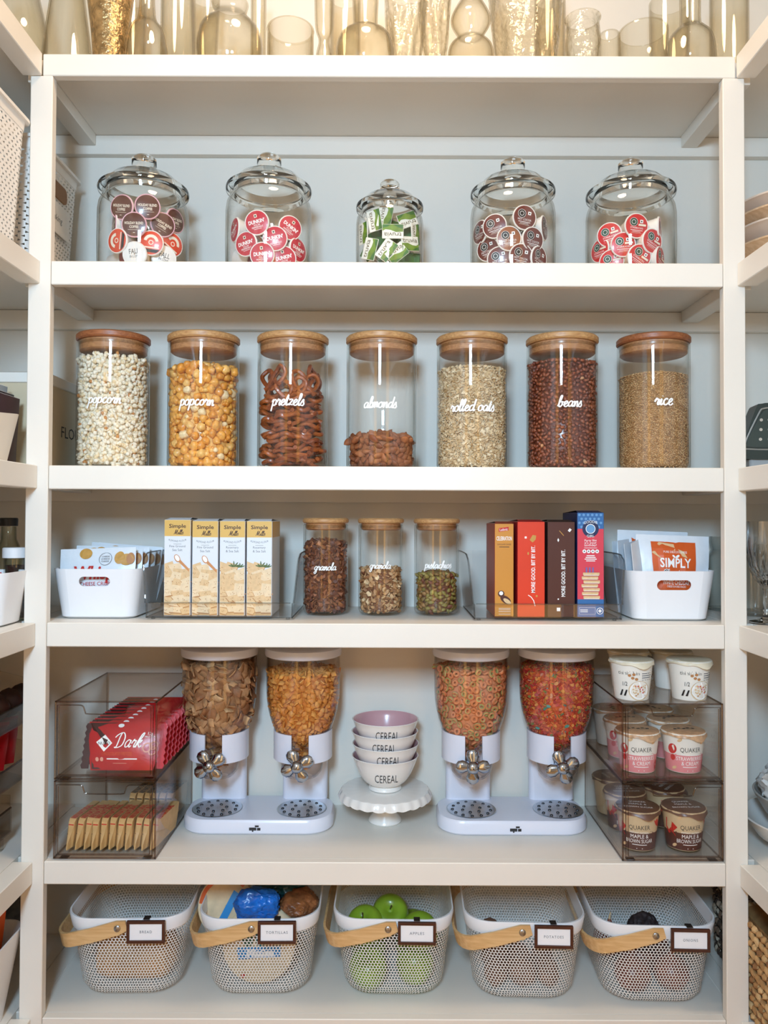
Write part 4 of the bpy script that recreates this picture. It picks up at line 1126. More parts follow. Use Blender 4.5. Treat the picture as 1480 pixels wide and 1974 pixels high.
d.text('Cheetos', 0, .087, .015, 1, bold=.05, width=.052); d.text('Cheetos', 0, .087, .0145, 3, bold=.0, width=.050)
d.text('WHITE CHEDDAR', .002, .068, .0085, 1, bold=.01, width=.062); d.text('CHEESE FLAVORED SNACKS', .002, .060, .004, 1, width=.045)
d.build('print', on_bag(bw, bh, .030, .012, 11), bg_, base=.0008)
for i in range(4):
    bg = thing('snack_bag', 'white foil snack bag number %s from the front of the right box' % ('two', 'three', 'four', 'five')[i], 'snack bag', (bx2-.046-.003*(i), .098+.026*i, z3+.006), 0, 'cheddar puff bags', (R(-3), R(-7+2*i), R(58-5*i)))
    b_ = bag_mb(.085, .155-.004*(i % 2), .014, .012, seed=20+i).build('pouch', BAGW, bg)
for i in range(2):
    bg = thing('snack_bag', ('tall orange topped snack bag at the back of the right box', 'white snack bag behind the orange one in the right box')[i], 'snack bag', (bx2-.010+.012*i, .150+.035*i, z3+.006), 0, 'cheddar puff bags', (R(-4), R(2), 0))
    b_ = bag_mb(bw, .172, .030, .012, seed=31+i).build('pouch', BAGW, bg)
    d = Decal([RED if i else ORANGE]); d.rect(-.046, .046, .012, .160, 0, 8, 10); d.build('print', on_bag(bw, .172, .030, .012, 31+i), b_, base=.0008)
# glass storage jar behind that box
GJ = glass('storage_glass', (.95, .96, .955), (.40, .43, .42), 1.5, 0, 2.2)
t = thing('glass_storage_jar', 'clear glass storage jar behind the right white box', 'jar', (X(1398, .255, 1120), .255, z3))
mb = MB(); mb.lathe([(.001, 0), (.036, 0), (.040, .006), (.040, .12), (.030, .135), (.034, .150), (.034, .165), (.031, .165), (.030, .15), (.027, .136), (.037, .119), (.037, .006), (.001, .006)], 40); mb.build('glass_body', GJ, t)

# ---- clear plastic bins
CP = glass('clear_plastic', (.992, .994, .995), (.80, .81, .82), 1.49, 0, 3.0)
CPE = glass('clear_plastic_edge', (.80, .81, .81), (.22, .22, .22), 1.49, .05, 1.6)
def bin_(px0, px1, label):
    Yf = .052; x0, x1 = P(px0, 1190, Yf).x, P(px1, 1190, Yf).x; dep = .215; hs = .128; lip = .030
    t = thing('clear_bin', label, 'bin', ((x0+x1)/2, Yf, z3+.003)); w_ = x1-x0; th = .0028
    mb = MB(); mb.box(-w_/2, w_/2, 0, dep, 0, th); mb.build('base', CP, t)
    mb = MB(); mb.box(-w_/2, w_/2, 0, th, th, lip); mb.build('front_lip', CP, t)
    mb = MB(); mb.tube([(-w_/2+.004, th/2, lip), (w_/2-.004, th/2, lip)], .0016, 6); mb.tube([(-w_/2, 0, .0015), (w_/2, 0, .0015)], .0016, 6); mb.build('lip_edge', CPE, t)
    mb = MB(); mb.box(-w_/2, w_/2, dep-th, dep, th, hs); mb.build('back_panel', CP, t)
    # sides flare outwards and sweep up from the lip
    sweep = catmull([(.0, .0, lip), (.004, .0, lip+.012), (.008, .0, .075), (.014, .0, .112), (.030, .0, hs-.006), (.06, .0, hs), (dep, .0, hs)], 4)
    for s_ in (-1, 1):
        mb = MB(); vs = []
        for p in sweep:
            fl = .012*(p.z/hs)
            for dx in (0, -th*s_):
                vs += [(s_*(w_/2)+dx, p.x, th), (s_*(w_/2+fl)+dx, p.x, p.z)]
        n_ = len(sweep); fs = []
        for i in range(n_-1):
            a, b = 4*i, 4*i+4
            fs += [(a, a+1, b+1, b), (a+3, a+2, b+2, b+3), (a+1, a+3, b+3, b+1), (a+2, a, b, b+2)]
        mb.add(vs, fs); sp = mb.build('side_panel', CP, t)
        mb = MB(); mb.tube([(s_*(w_/2+.012*p.z/hs), p.x, p.z) for p in sweep], .0016, 6)
        mb.tube([(s_*w_/2, 0, 0), (s_*w_/2, 0, lip)], .0016, 6); mb.tube([(s_*w_/2, 0, .0015), (s_*w_/2, dep, .0015)], .0014, 6); mb.build('side_edge', CPE, sp)
        for yy in (.012, dep-.012):
            mb = MB(); mb.lathe([(.001, -.003), (.004, -.003), (.004, 0), (.001, 0)], 12, T=Matrix.Translation((s_*(w_/2-.01), yy, 0))); mb.build('foot', CPE, t)
    return t
bin_(282, 563, 'clear plastic bin holding four cracker boxes')
bin_(914, 1197, 'clear plastic bin holding cookie and snack cartons')

# ---- cartons
def carton(name, px0, px1, top_py, dep, label, front, side, Yf=.062, decals=None, flap=True, top=None, lean=0):
    x0, x1 = P(px0, 1100, Yf).x, P(px1, 1100, Yf).x; w_ = x1-x0; h = Z(top_py, Yf)-(z3+.0065)
    t = thing(name, label, 'carton', ((x0+x1)/2, Yf, z3+.0062), 0, None, (0, R(lean), 0))
    mb = MB(); mb.box(-w_/2, w_/2, 0, dep, 0, h, .0012)
    for i, f in enumerate(mb.f):
        pass
    o = mb.build('carton_body', side, t)
    d = Decal([front]); d.rect(-w_/2+.0008, w_/2-.0008, .0008, h-.0008, 0); d.build('front_panel', on_plane((0, 0, 0), (1, 0, 0), (0, 0, 1)), t, base=.00025)
    if flap:
        mb = MB(); mb.add([(-w_/2+.002, .001, h), (w_/2-.002, .001, h), (w_/2-.004, .03, h+.004), (-w_/2+.004, .03, h+.004), (-w_/2+.003, dep-.001, h+.0005), (w_/2-.003, dep-.001, h+.0005)], [(0, 1, 2, 3), (3, 2, 5, 4)])
        mb.build('top_flap', top or side, t)
    if decals: decals(t, w_, h, dep)
    return t
YEL = pm('carton_yellow', (222, 178, 92), .45, var=.03); CRDW = pm('carton_white', (226, 230, 236), .45, var=.02)
BRN = pm('print_dark_brown', (66, 34, 26), .5, var=.03); LEAF = pm('print_rosemary', (86, 108, 54), .5, var=.1)
WOODP = pm('print_spoon', (206, 140, 86), .5, var=.06)
CRKS = [KRAFT, pm('print_cracker_light', (236, 210, 172), .55, var=.08, vscale=150), pm('print_cracker_tan', (214, 172, 120), .55, var=.08, vscale=150)]
def crackers(d, w_, h, m0, mdot, rot_seed, top):
    rr = random.Random(rot_seed)
    d.rect(-w_/2+.001, w_/2-.001, .001, top*.62, m0+2)
    for j in range(9):
        for i in range(3):
            cx = (-.36+.36*i+rr.uniform(-.08, .08))*w_; cy = top*(.96-.105*j)+rr.uniform(-.003, .003)
            if j == 0 and i == 2: continue
            s_ = .0125; a = rr.uniform(-.5, .5)
            sk = .75 if j < 5 else .45
            pts = []
            for ux, uy in ((-1, -1), (1, -1), (1, 1), (-1, 1)):
                x = cx+s_*(ux*math.cos(a)-uy*math.sin(a)*.9); y = cy+s_*sk*(ux*math.sin(a)+uy*math.cos(a))
                pts.append((max(-w_/2+.001, min(w_/2-.001, x)), max(.002, y)))
            d.poly([(x, y-.0022) for x, y in pts], mdot); d.poly(pts, m0+rr.randrange(2))
            for q in range(4):
                d.ell(cx+rr.uniform(-.006, .006)*.8, max(.003, cy+rr.uniform(-.005, .005)*sk), .0009, .0007, mdot, 6)
                d.h -= 1
def simple_box(kind):
    def f(t, w_, h, dep):
        d = Decal([YEL, BRN, GREY, LEAF, WOODP, CRKB]+CRKS+[LETTERW])
        d.rect(-w_/2+.0006, w_/2-.0006, h-.033, h-.0006, 0)
        d.text('Simple', 0, h-.0125, .0075, 1, bold=.02, width=.034); d.script('Mills', .003, h-.0270, .018, 1, .2)
        d.text('ALMOND FLOUR', 0, h-.043, .0038, 2, width=.036, arc=-10); d.rect(-.008, .008, h-.0492, h-.0486, 2)
        if kind == 0: d.text('Fine Ground', 0, h-.053, .0046, 2, width=.032); d.text('Sea Salt', 0, h-.0605, .0046, 2, width=.02)
        else: d.text('Rosemary', 0, h-.053, .0046, 2, width=.025); d.text('& Sea Salt', 0, h-.0605, .0046, 2, width=.026)
        crackers(d, w_, h, 6, 5, 5+kind*3, h-.092)
        if kind == 0:
            d.poly([(.002, h-.084), (.006, h-.080), (.0235, h-.098), (.0235, h-.104)], 4); d.ell(.0, h-.0775, .0055, .0085, 4, 20, .5); d.ell(.0, h-.077, .0040, .0066, 9, 20, .5)
        else:
            for a, L in ((20, .013), (50, .012), (95, .012), (140, .010), (165, .012)):
                d.ell(.004+L/2*math.cos(R(a)), h-.092+L/2*math.sin(R(a)), L/2, .0013, 3, 10, R(a))
                d.ell(.016+L/2.6*math.cos(R(a)), h-.093+L/2.6*math.sin(R(a)), L/2.6, .0012, 3, 10, R(a))
        d.build('print', on_plane((0, 0, 0), (1, 0, 0), (0, 0, 1)), t, base=.0004, gap=.00001)
        d = Decal([YEL]); d.rect(.001, dep-.001, h-.033, h-.001, 0); d.build('side_band', on_plane((w_/2, 0, 0), (0, 1, 0), (0, 0, 1)), t)
    return f
for i, (a, b, tp, k, lab) in enumerate(((316, 367, 1003, 0, 'sea salt cracker box with spoon, leftmost of the four'), (370, 420, 1005, 0, 'sea salt cracker box with spoon, second of the four'),
                               (423, 472, 1005, 1, 'rosemary cracker box, third of the four'), (475, 524, 1005, 1, 'rosemary cracker box, rightmost of the four'))):
    carton('cracker_box', a, b, tp, .115, 'yellow topped '+lab, CRDW, CRDW, decals=simple_box(k))
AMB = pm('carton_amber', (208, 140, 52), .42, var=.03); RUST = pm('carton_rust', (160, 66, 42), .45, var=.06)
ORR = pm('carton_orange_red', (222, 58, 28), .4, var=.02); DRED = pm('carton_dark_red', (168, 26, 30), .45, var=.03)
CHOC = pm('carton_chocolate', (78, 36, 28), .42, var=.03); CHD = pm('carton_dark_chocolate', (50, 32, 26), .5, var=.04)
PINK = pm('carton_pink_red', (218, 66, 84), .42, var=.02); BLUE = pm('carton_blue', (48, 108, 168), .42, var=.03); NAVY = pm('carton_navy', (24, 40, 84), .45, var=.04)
LBLUE = pm('print_light_blue', (106, 160, 206), .45, var=.03); PURP = pm('print_purple', (128, 104, 168), .45, var=.03)
def box_a(t, w_, h, dep):
    d = Decal([RED, LETTERW, BRN, CHOC, KRAFT])
    d.poly([(-.011, h-.017), (.009, h-.014), (.009, h-.0065), (-.011, h-.0095)], 0); d.text('Leibniz', -.001, h-.012, .005, 1, .1, width=.016)
    d.text('CELEBRATION', 0, h-.030, .008, 1, bold=.01, width=.031); d.text('CHOCOLATE COOKIES', 0, h-.042, .003, 2, width=.028); d.rect(-.010, .010, h-.0478, h-.0466, 2)
    d.ell(-.006, .046, .0065, .0065, 3); d.ell(-.006, .047, .004, .004, 1); d.ell(.003, .034, .012, .007, 3, 20, -.6); d.ell(.006, .031, .009, .004, 4, 16, -.6)
    d.rect(-.011, .013, .0165, .0172, 1); d.rect(-.011, .013, .0135, .0142, 1); d.rect(-.011, .013, .010, .0107, 1); d.rect(-.011, .013, .005, .0056, 1)
    d.build('print', on_plane((0, 0, 0), (1, 0, 0), (0, 0, 1)), t, base=.0004, gap=.00003)
def bit_box(orange):
    def f(t, w_, h, dep):
        d = Decal([LETTERW, GOLD, CHOC, RED])
        d.text('MORE GOOD. BIT BY BIT.', .004, h*.5 if orange else h*.46, .0075, 0, R(90), .02, width=.094)
        if orange:
            d.poly([(-.003, h-.037), (.003, h-.027), (.010, h-.028), (.009, h-.036), (.003, h-.042)], 1); d.rect(-.013, -.009, h-.034, h-.030, 0); d.ell(-.006, h-.064, .0015, .003, 1)
            d.stroke([(-.006, .044), (.000, .040), (.005, .033), (.008, .022)], .0014, 0); d.ell(.011, .042, .002, .002, 1)
        else:
            d.poly([(.013, h-.018), (.017, h-.013), (.021, h-.016), (.017, h-.021)], 0); d.stroke([(-.004, h-.018), (.005, h-.028)], .0012, 1); d.poly([(-.008, h-.037), (-.006, h-.033), (-.004, h-.037), (-.006, h-.041)], 0)
            d.rect(-.009, -.002, .012, .019, 0); d.ell(-.006, .036, .0015, .0015, 0)
        d.build('print', on_plane((0, 0, 0), (1, 0, 0), (0, 0, 1)), t, base=.0004, gap=.00003)
    return f
def box_d(t, w_, h, dep):
    d = Decal([BLUE, LBLUE, NAVY, LETTERW, KRAFT, PURP, CRKB, GREY])
    e = w_/2-.0008
    d.rect(-e, e, h-.033, h-.0008, 0)
    rr = random.Random(4)
    for j in range(4):
        for i in range(6):
            x = -e+.004+i*.0086+(.0043 if j % 2 else 0)
            if x < e-.003: d.ell(x, h-.005-j*.008, .0026, .0026, 1, 12); d.h -= 1
    d.h += 1
    d.rect(-e, e, .0008, .036, 0)
    d.ell(0, h-.033, .0165, .0165, 2, 32); d.ell(0, h-.033, .0098, .0098, 3, 28); d.ell(0, h-.033, .0085, .0085, 1, 28)
    d.text('GOODIE', 0, h-.0185, .0055, 3, .03, width=.027, arc=14); d.text('GIRL', 0, h-.0475, .0052, 3, .03, width=.015, arc=-14)
    for i, s_ in enumerate(('Party like', "it's your", 'birthday!')): d.text(s_, 0, h-.056-i*.0048, .0044, 3, .03, width=.024)
    d.rect(-.013, .013, h-.0716, h-.0708, 3)
    for i in range(4): d.ell(-.0125+i*.0085, h-.078, .0038, .0038, 3, 16); d.ell(-.0125+i*.0085, h-.078, .0016, .0016, 7, 8)
    for i, wd in enumerate((.016, .020, .024, .018)): d.rect(-wd/2, wd/2, h-.0875-i*.0035, h-.0858-i*.0035, 3)
    for i in range(3): d.rect(-.010+i*.0065, -.0068+i*.0065, .088, .100, 5)
    for i in range(7):
        o = (.002, -.001, .0015, -.002, .002, -.0015, .001)[i]; y = .036+i*.0078
        d.rect(-.0165+o, .0165+o, y, y+.0068, 6); d.rect(-.0165+o, .0165+o, y+.0014, y+.0066, 4); d.rect(-.015+o, .015+o, y+.0008, y+.0018, 3)
    d.rect(-e+.003, e-.017, .006, .0195, 3); d.rect(-e+.0034, e-.0174, .0064, .0191, 0); d.rect(-e+.005, -.006, .014, .0155, 3); d.rect(-e+.005, -.006, .0105, .012, 3)
    d.ringp(e-.008, .0128, .0055, .0068, 3, 24); d.poly([(e-.012, .0128), (e-.008, .017), (e-.004, .0128), (e-.008, .009)], 3)
    d.build('print', on_plane((0, 0, 0), (1, 0, 0), (0, 0, 1)), t, base=.0004, gap=.00003)
carton('cookie_carton', 953, 990, 1008, .125, 'slim amber cookie carton with chocolate biscuit, leftmost in the right bin', AMB, RUST, decals=box_a, Yf=.066)
carton('snack_carton', 997, 1050, 1004, .125, 'orange red snack carton reading more good bit by bit', ORR, DRED, decals=bit_box(True))
carton('snack_carton', 1055, 1108, 1004, .125, 'chocolate brown snack carton reading more good bit by bit', CHOC, CHD, decals=bit_box(False))
carton('cookie_carton', 1112, 1164, 986, .125, 'tall pink and blue cookie carton with stacked cookies, rightmost in bin', PINK, NAVY, decals=box_d)

# ================================================================= cereal shelf
z5 = SZ[4]+.0005
SMK = glass('smoky_plastic', (.995, .990, .985), (.86, .82, .79), 1.36, 0, 3.4)
SMKE = glass('smoky_plastic_edge', (.74, .66, .62), (.20, .15, .14), 1.49, .04, 1.6)
def drawer_unit(x0, x1, z0, z1, label, dep=.285, Yf=.004):
    w_ = x1-x0; h = z1-z0; th = .003
    t = thing('stacking_drawer', label, 'drawer', ((x0+x1)/2, Yf, z0)); a = w_/2
    for nm, bb in (('bottom_panel', (-a, a, .004, dep, 0, th)), ('top_panel', (-a, a, .004, dep, h-th, h)), ('side_panel', (-a, -a+th, .004, dep, th, h-th)), ('side_panel', (a-th, a, .004, dep, th, h-th)), ('back_panel', (-a+th, a-th, dep-th, dep, th, h-th))):
        mb = MB(); mb.box(*bb); mb.build(nm, SMK, t)
    # dark moulded edges of the housing
    e = .0022
    mb = MB()
    for s_ in (-1, 1):
        for zz in (e*.6, h-e*.6):
            mb.tube([(s_*(a-e*.5), .004, zz), (s_*(a-e*.5), dep-.002, zz)], e*.75, 6)
        mb.tube([(s_*(a-e*.5), .004, 0), (s_*(a-e*.5), .004, h)], e*.8, 6); mb.tube([(s_*(a-e*.5), dep-.002, 0), (s_*(a-e*.5), dep-.002, h)], e*.6, 6)
    for zz in (e*.6, h-e*.6):
        mb.tube([(-a, .004, zz), (a, .004, zz)], e*.8, 6); mb.tube([(-a, dep-.002, zz), (a, dep-.002, zz)], e*.6, 6)
    mb.build('housing_edge', SMKE, t)
    # drawer: front panel with a dipped pull, inner tray
    fx = a-.006; zb, zt = .008, h-.007
    dip = [(-fx, zb), (fx, zb), (fx, zt)]
    dip += [(p.x, p.y) for p in catmull([(fx*.52, zt, 0), (fx*.46, zt-.003, 0), (fx*.42, zt-.013, 0), (fx*.34, zt-.017, 0), (-fx*.34, zt-.017, 0), (-fx*.42, zt-.013, 0), (-fx*.46, zt-.003, 0), (-fx*.52, zt, 0)], 3)]
    dip += [(-fx, zt)]
    mb = MB(); mb.prism(dip, -.001, .0025); df = mb.build('drawer_front', SMK, t)
    mb = MB(); mb.tube([(x, .0007, z) for x, z in dip], .0013, 6, True); mb.tube([(-fx+.004, -.001, zb+.003), (fx-.004, -.001, zb+.003)], .0009, 6); mb.tube([(fx-.004, -.001, zb+.003), (fx-.004, -.001, zt-.002)], .0009, 6); mb.tube([(-fx+.004, -.001, zb+.003), (-fx+.004, -.001, zt-.002)], .0009, 6)
    mb.build('front_edge', SMKE, df)
    mb = MB(); mb.box(-fx, fx, .0035, dep-.012, .0062, .0082); mb.build('drawer_tray', SMK, t)
    for sx in (-1, 1):
        mb = MB(); mb.box(sx*(a-.018)-.008, sx*(a-.018)+.008, .006, .02, -.0015, .0002, 0); mb.build('foot', SMKE, t)
    return t, Vector(((x0+x1)/2, Yf, z0))
lx0, lx1 = X(103, .004, 1500), X(300, .004, 1500); rx0, rx1 = X(1200, .004, 1500), X(1395, .004, 1500)
hD = .1485
z5d = z5+.0018
tL0, cL0 = drawer_unit(lx0, lx1, z5d, z5d+hD, 'lower smoky drawer of wrapped bars beside the left post')
tL1, cL1 = drawer_unit(lx0, lx1, z5d+hD+.002, z5d+2*hD+.004, 'upper smoky drawer of red pretzel bags beside the left post')
tR0, cR0 = drawer_unit(rx0, rx1, z5d, z5d+hD, 'lower smoky drawer of brown oatmeal cups beside the right post')
tR1, cR1 = drawer_unit(rx0, rx1, z5d+hD+.002, z5d+2*hD+.004, 'upper smoky drawer of pink oatmeal cups beside the right post')

# ---- red chocolate pretzel bags
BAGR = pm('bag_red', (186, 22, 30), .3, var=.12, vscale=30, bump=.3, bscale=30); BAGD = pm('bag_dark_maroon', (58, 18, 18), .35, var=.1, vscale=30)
PNK = pm('print_pale_pink', (226, 160, 140), .5, var=.05)
bw_, bh_ = .152, .092
bagm = bag_mb(bw_, bh_, .022, .004, seed=3)
bag_me = bagm.mesh('pouch', BAGR)
d = Decal([BAGD, LETTERW, BLACK, PNK, ORANGE])
d.poly([(-bw_*.48, .002), (-bw_*.33, .002), (-bw_*.24, .05), (-bw_*.12, bh_-.002), (-bw_*.48, bh_-.002)], 0)
d.poly([(-.058, .052), (-.040, .066), (-.024, .050), (-.042, .034)], 1); d.text('NUGO', -.041, .050, .0055, 2, .02, width=.025)
d.script('Dark', .010, .049, .058, 1, .15, .3)
d.text('CHOCOLATE PRETZEL', -.012, .030, .0062, 4, 0, .0, .2, width=.070); d.rect(-.035, .035, .0195, .0215, 1); d.rect(-.02, .012, .012, .0128, 3); d.ell(-.058, .020, .004, .004, 3); d.ell(-.047, .020, .004, .004, 3)
d.text('12g', .052, .069, .006, 1, .02, width=.010); d.text('PROTEIN', .052, .0625, .0035, 1, .02, width=.020)
d.ringp(.052, .042, .007, .0095, 3, 18); d.ringp(.063, .046, .006, .0085, 3, 18); d.ringp(.064, .036, .006, .0085, 3, 18)
d.ell(-.010, bh_-.008, .006, .004, 1)
fb = on_bag(bw_, bh_, .022, .004, 3); mb = MB()
for vs, fs, mi, h in d.items: mb.add([fb(u, v, .0004+.00006*h) for u, v in vs], fs, mi)
bag_print = mb.mesh('print', d.mats)
bag_crimp = []
for s_ in (-1, 1):
    mb = MB()
    zz = [(s_*(bw_/2-.004), 0, .003)]; n_ = 14
    pts = []
    for i in range(n_+1):
        z_ = .003+(bh_-.006)*i/n_; pts.append((s_*(bw_/2+(.006 if i % 2 else .003)), .0, z_))
    vs = []
    for i, p in enumerate(pts): vs += [(s_*(bw_/2-.010), -.0012, p[2]), (p[0], -.0012, p[2]), (s_*(bw_/2-.010), .0012, p[2]), (p[0], .0012, p[2])]
    fs = []
    for i in range(n_): a = 4*i; fs += [(a, a+1, a+5, a+4), (a+2, a+6, a+7, a+3), (a+1, a+3, a+7, a+5)]
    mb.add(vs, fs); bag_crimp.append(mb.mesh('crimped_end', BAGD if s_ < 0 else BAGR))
NTH = ('frontmost', 'second', 'third', 'fourth', 'fifth', 'sixth', 'seventh', 'eighth', 'ninth')
for i in range(9):
    o = thing('pretzel_bag', '%s red chocolate pretzel bag from the front in the upper left drawer' % NTH[i], 'snack bag', (cL1.x+.024+.0005*i, .030+.027*i, cL1.z+.011), 0, 'red chocolate pretzel bags', (R(-22), 0, 0))
    b_ = obj('pouch', bag_me, o); obj('print', bag_print, b_); obj('crimped_end', bag_crimp[0], o); obj('crimped_end', bag_crimp[1], o)
# ---- wrapped bars
KR = pm('wrapper_kraft', (206, 166, 108), .5, var=.15, vscale=40, bump=.4, bscale=40)
def bar_parts(black):
    w_, L, h = .0145, .115, .056
    mb = MB(); rings = []
    for y, sw, z0, z1 in ((-.012, .16, .000, .012), (-.004, .5, .001, .030), (.0, .9, .003, .050), (.006, 1, .003, h), (L-.006, 1, .003, h), (L, .8, .006, h-.006), (L+.012, .14, .012, h-.01)):
        a = w_/2*sw; rings.append([(-a, y, z0), (a, y, z0), (a*1.05, y, (z0+z1)/2), (a*.9, y, z1), (-a*.9, y, z1), (-a*1.05, y, (z0+z1)/2)])
    mb.loft(rings, True, True, 0, False)
    d = Decal([BLACK if black else RED, BRN])
    d.text('NATURAL', .054, 0, .0110, 0, 0, .05, width=.058); d.text('BAKERY', .014, 0, .0100, 0, 0, .05, width=.020)
    pr = MB()
    for vs, fs, mi, hh in d.items: pr.add([(-v*1.0, u, h+.0003) for u, v in vs], fs, mi)
    rr = random.Random(3)
    for q in range(5):
        cx, cz = rr.uniform(-.004, .004), .026+rr.uniform(-.004, .004)
        pr.add([(cx+.0009*math.cos(k*PI/3), -.0052, cz+.0009*math.sin(k*PI/3)) for k in range(6)], [tuple(range(6))], 1)
    pr.box(-.005, .005, -.0012, -.0006, .034, .046, 0, 0)
    return mb.mesh('wrapper', KR), pr.mesh('print', d.mats)
BARS = [bar_parts(False), bar_parts(True)]
n_bar = 0
ORD = ('first', 'second', 'third', 'fourth', 'fifth', 'sixth', 'seventh', 'eighth', 'ninth', 'tenth', 'eleventh')
for i in range(11):
    o = thing('wrapped_bar', 'tan wrapped fig bar, %s from the left in the lower drawer' % ORD[i], 'snack bar', (cL0.x-.078+.0162*i, .034+.002*(i % 3), cL0.z+.0086+.0003), 0, 'tan wrapped bars', (R(-2), R(5+rnd.uniform(-3, 3)), R(-2+rnd.uniform(-3, 3))))
    a_, b_ = BARS[0]; q = obj('wrapper', a_, o); obj('print', b_, q)
for i in range(6):
    o = thing('wrapped_bar', 'tan bar with black lettering, %s in the rear row of the lower drawer' % ORD[i], 'snack bar', (cL0.x+.000+.0158*i, .158, cL0.z+.0086+.006), 0, 'tan wrapped bars', (R(-4), R(4), R(-2)))
    a_, b_ = BARS[1]; q = obj('wrapper', a_, o); obj('print', b_, q)

# ---- cups
def cup_parts(kind):
    Rt, Rb, h = .0410, .0325, .078
    rf = lambda z: Rb+(Rt-Rb)*(z/h)
    body = MB(); body.lathe([(.001, .002), (Rb-.003, .002), (Rb-.002, 0), (Rb, .001), (Rt, h-.004), (Rt+.002, h-.003), (Rt+.002, h-.001), (Rt, h)], 36)
    lid = MB(); n = 40; rings = []
    for k, (rr_, zz) in enumerate(((.001, h+.001), (.7, h+.0012), (1.0, h+.0006), (1.05, h-.002), (1.075, h-.006))):
        rg = []
        for j in range(n):
            a = 2*PI*j/n; w_ = 1+(.10*max(0, math.cos(a-R(-68)))**8 if k > 2 else 0)+(.02*math.sin(9*a) if k > 2 else 0)
            dz = (-.006*max(0, math.cos(a-R(-68)))**8 if k > 2 else 0)+(.0015*math.sin(7*a+1) if k > 3 else 0)
            rg.append((rr_*Rt*w_*math.cos(a) if k else .001*math.cos(a), rr_*Rt*w_*math.sin(a) if k else .001*math.sin(a), zz+dz))
        rings.append(rg)
    lid.loft(rings)
    WHT = pm('cup_white', (236, 232, 222), .45, var=.02); CUPP = pm('cup_pink', (226, 138, 142), .45, var=.04); CUPB = pm('cup_brown', (84, 40, 32), .45, var=.05); TANC = pm('cup_tan', (212, 186, 146), .45, var=.05)
    LIDB = pm('lid_brown', (106, 70, 52), .35, var=.15, vscale=60); LIDO = pm('lid_oat', (196, 156, 118), .35, var=.3, vscale=120); LIDW = pm('lid_cream', (226, 214, 188), .4, var=.1, vscale=60)
    d = Decal([WHT, CUPP, CUPB, TANC, RED, BLACK, LETTERW, KRAFT, GREY, CRKB])
    lp = Decal([LETTERW, BLACK])
    if kind == 'think':
        bm_, lm = WHT, LIDW
        d.text('thinkThin', -.012, .0555, .0075, 5, width=.042)
        for i in range(4): d.rect(.014, .040-.003*(i % 2), .0580-i*.0042, .0596-i*.0042, 8, 4)
        for i in range(4): d.rect(.014+i*.006, .018+i*.006, .0415, .0425, 8)
        d.ell(.010, .021, .0215, .0195, 3, 28); d.ell(.010, .0215, .0195, .0175, 6, 28); rr = random.Random(2)
        for q in range(34): d.ell(.010+rr.uniform(-.013, .013), .0215+rr.uniform(-.011, .011), .002, .0012, rr.choice((7, 7, 9, 4, 3)), 6, rr.uniform(0, 3)); d.h -= .6
        for px_, pz in ((-.010, .051), (-.004, .046), (-.002, .053), (.003, .044)): d.ell(px_, pz, .0032, .0028, 9, 10)
        for q in range(2): d.poly([(-.028+q*.008, .010), (-.024+q*.008, .022), (-.021+q*.008, .022), (-.024+q*.008, .010)], 5)
        d.text('1/2', -.018, .034, .008, 5, .02, width=.009)
    else:
        pink = kind == 'pink'
        bm_, lm = (WHT if pink else TANC), (LIDO if pink else LIDB)
        band = 1 if pink else 2
        d.rect(-.062, .062, .002, .036, band, 30, 2)
        d.ell(0, .036, .030, .006, band, 24)
        d.text('QUAKER', .0, .0475, .0088, 5, .02, width=.041)
        d.text('INSTANT OATMEAL', 0, .0375, .0034, 6, width=.036)
        if pink: d.text('STRAWBERRIES', 0, .0300, .0076, 6, .03, width=.054); d.text('& CREAM', 0, .0205, .0076, 6, .03, width=.034)
        else: d.text('MAPLE &', 0, .0300, .0076, 6, .03, width=.034); d.text('BROWN SUGAR', 0, .0205, .0076, 6, .03, width=.052)
        d.rect(-.014, .014, .0125, .0138, 6, 4); d.rect(-.006, .006, .0052, .0064, 6)
        if pink: d.ell(-.036, .047, .009, .010, 4, 20); d.ell(-.034, .030, .005, .006, 4, 16); d.ell(.035, .015, .006, .010, 4, 16)
        else:
            d.poly([(-.052, .060), (-.036, .054), (-.026, .046), (-.034, .036), (-.028, .028), (-.044, .030), (-.052, .040)], 4); d.poly([(.030, .060), (.042, .062), (.050, .054), (.046, .044), (.036, .050)], 4)
        for px_, pz in ((-.030, .010), (.024, .062), (-.022, .066)): d.ell(px_, pz, .005, .003, 7, 12, .6); d.stroke([(px_-.004, pz-.002), (px_+.004, pz+.002)], .0005, 9)
        if not pink:
            lp.text('QUAKER', 0, .016, .007, 0, .01, width=.034); lp.text('MAPLE &', 0, .002, .007, 0, .01, width=.034); lp.text('BROWN SUGAR', 0, -.014, .007, 0, .01, width=.055)
        else:
            for i in range(5): lp.rect(-.02+i*.009, -.014+i*.009, -.004+.004*(i % 2), .002+.004*(i % 2), 1)
    pr = MB(); fn = on_cyl(rf)
    for vs, fs, mi, hh in d.items: pr.add([fn(u, v, .0002+.00004*hh) for u, v in vs], fs, mi)
    lpm = MB()
    for vs, fs, mi, hh in lp.items: lpm.add([(u, v, h+.0016+.0001*hh) for u, v in vs], fs, mi)
    return body.mesh('cup_body', bm_), lid.mesh('foil_lid', lm), pr.mesh('print', d.mats), (lpm.mesh('lid_print', lp.mats) if lp.items else None)
CUPM = {k: cup_parts(k) for k in ('think', 'pink', 'maple')}
def cup(kind, px, py_base, Y, zb, label, rz=0, grp='oatmeal cups'):
    x = px if abs(px) < 5 else P(px, py_base, Y).x
    o = thing('oatmeal_cup', label, 'cup', (x, Y, zb), R(rz), grp)
    a_, b_, c_, l_ = CUPM[kind]
    q = obj('cup_body', a_, o); obj('print', c_, q); f = obj('foil_lid', b_, o)
    if l_: obj('lid_print', l_, f)
    return o
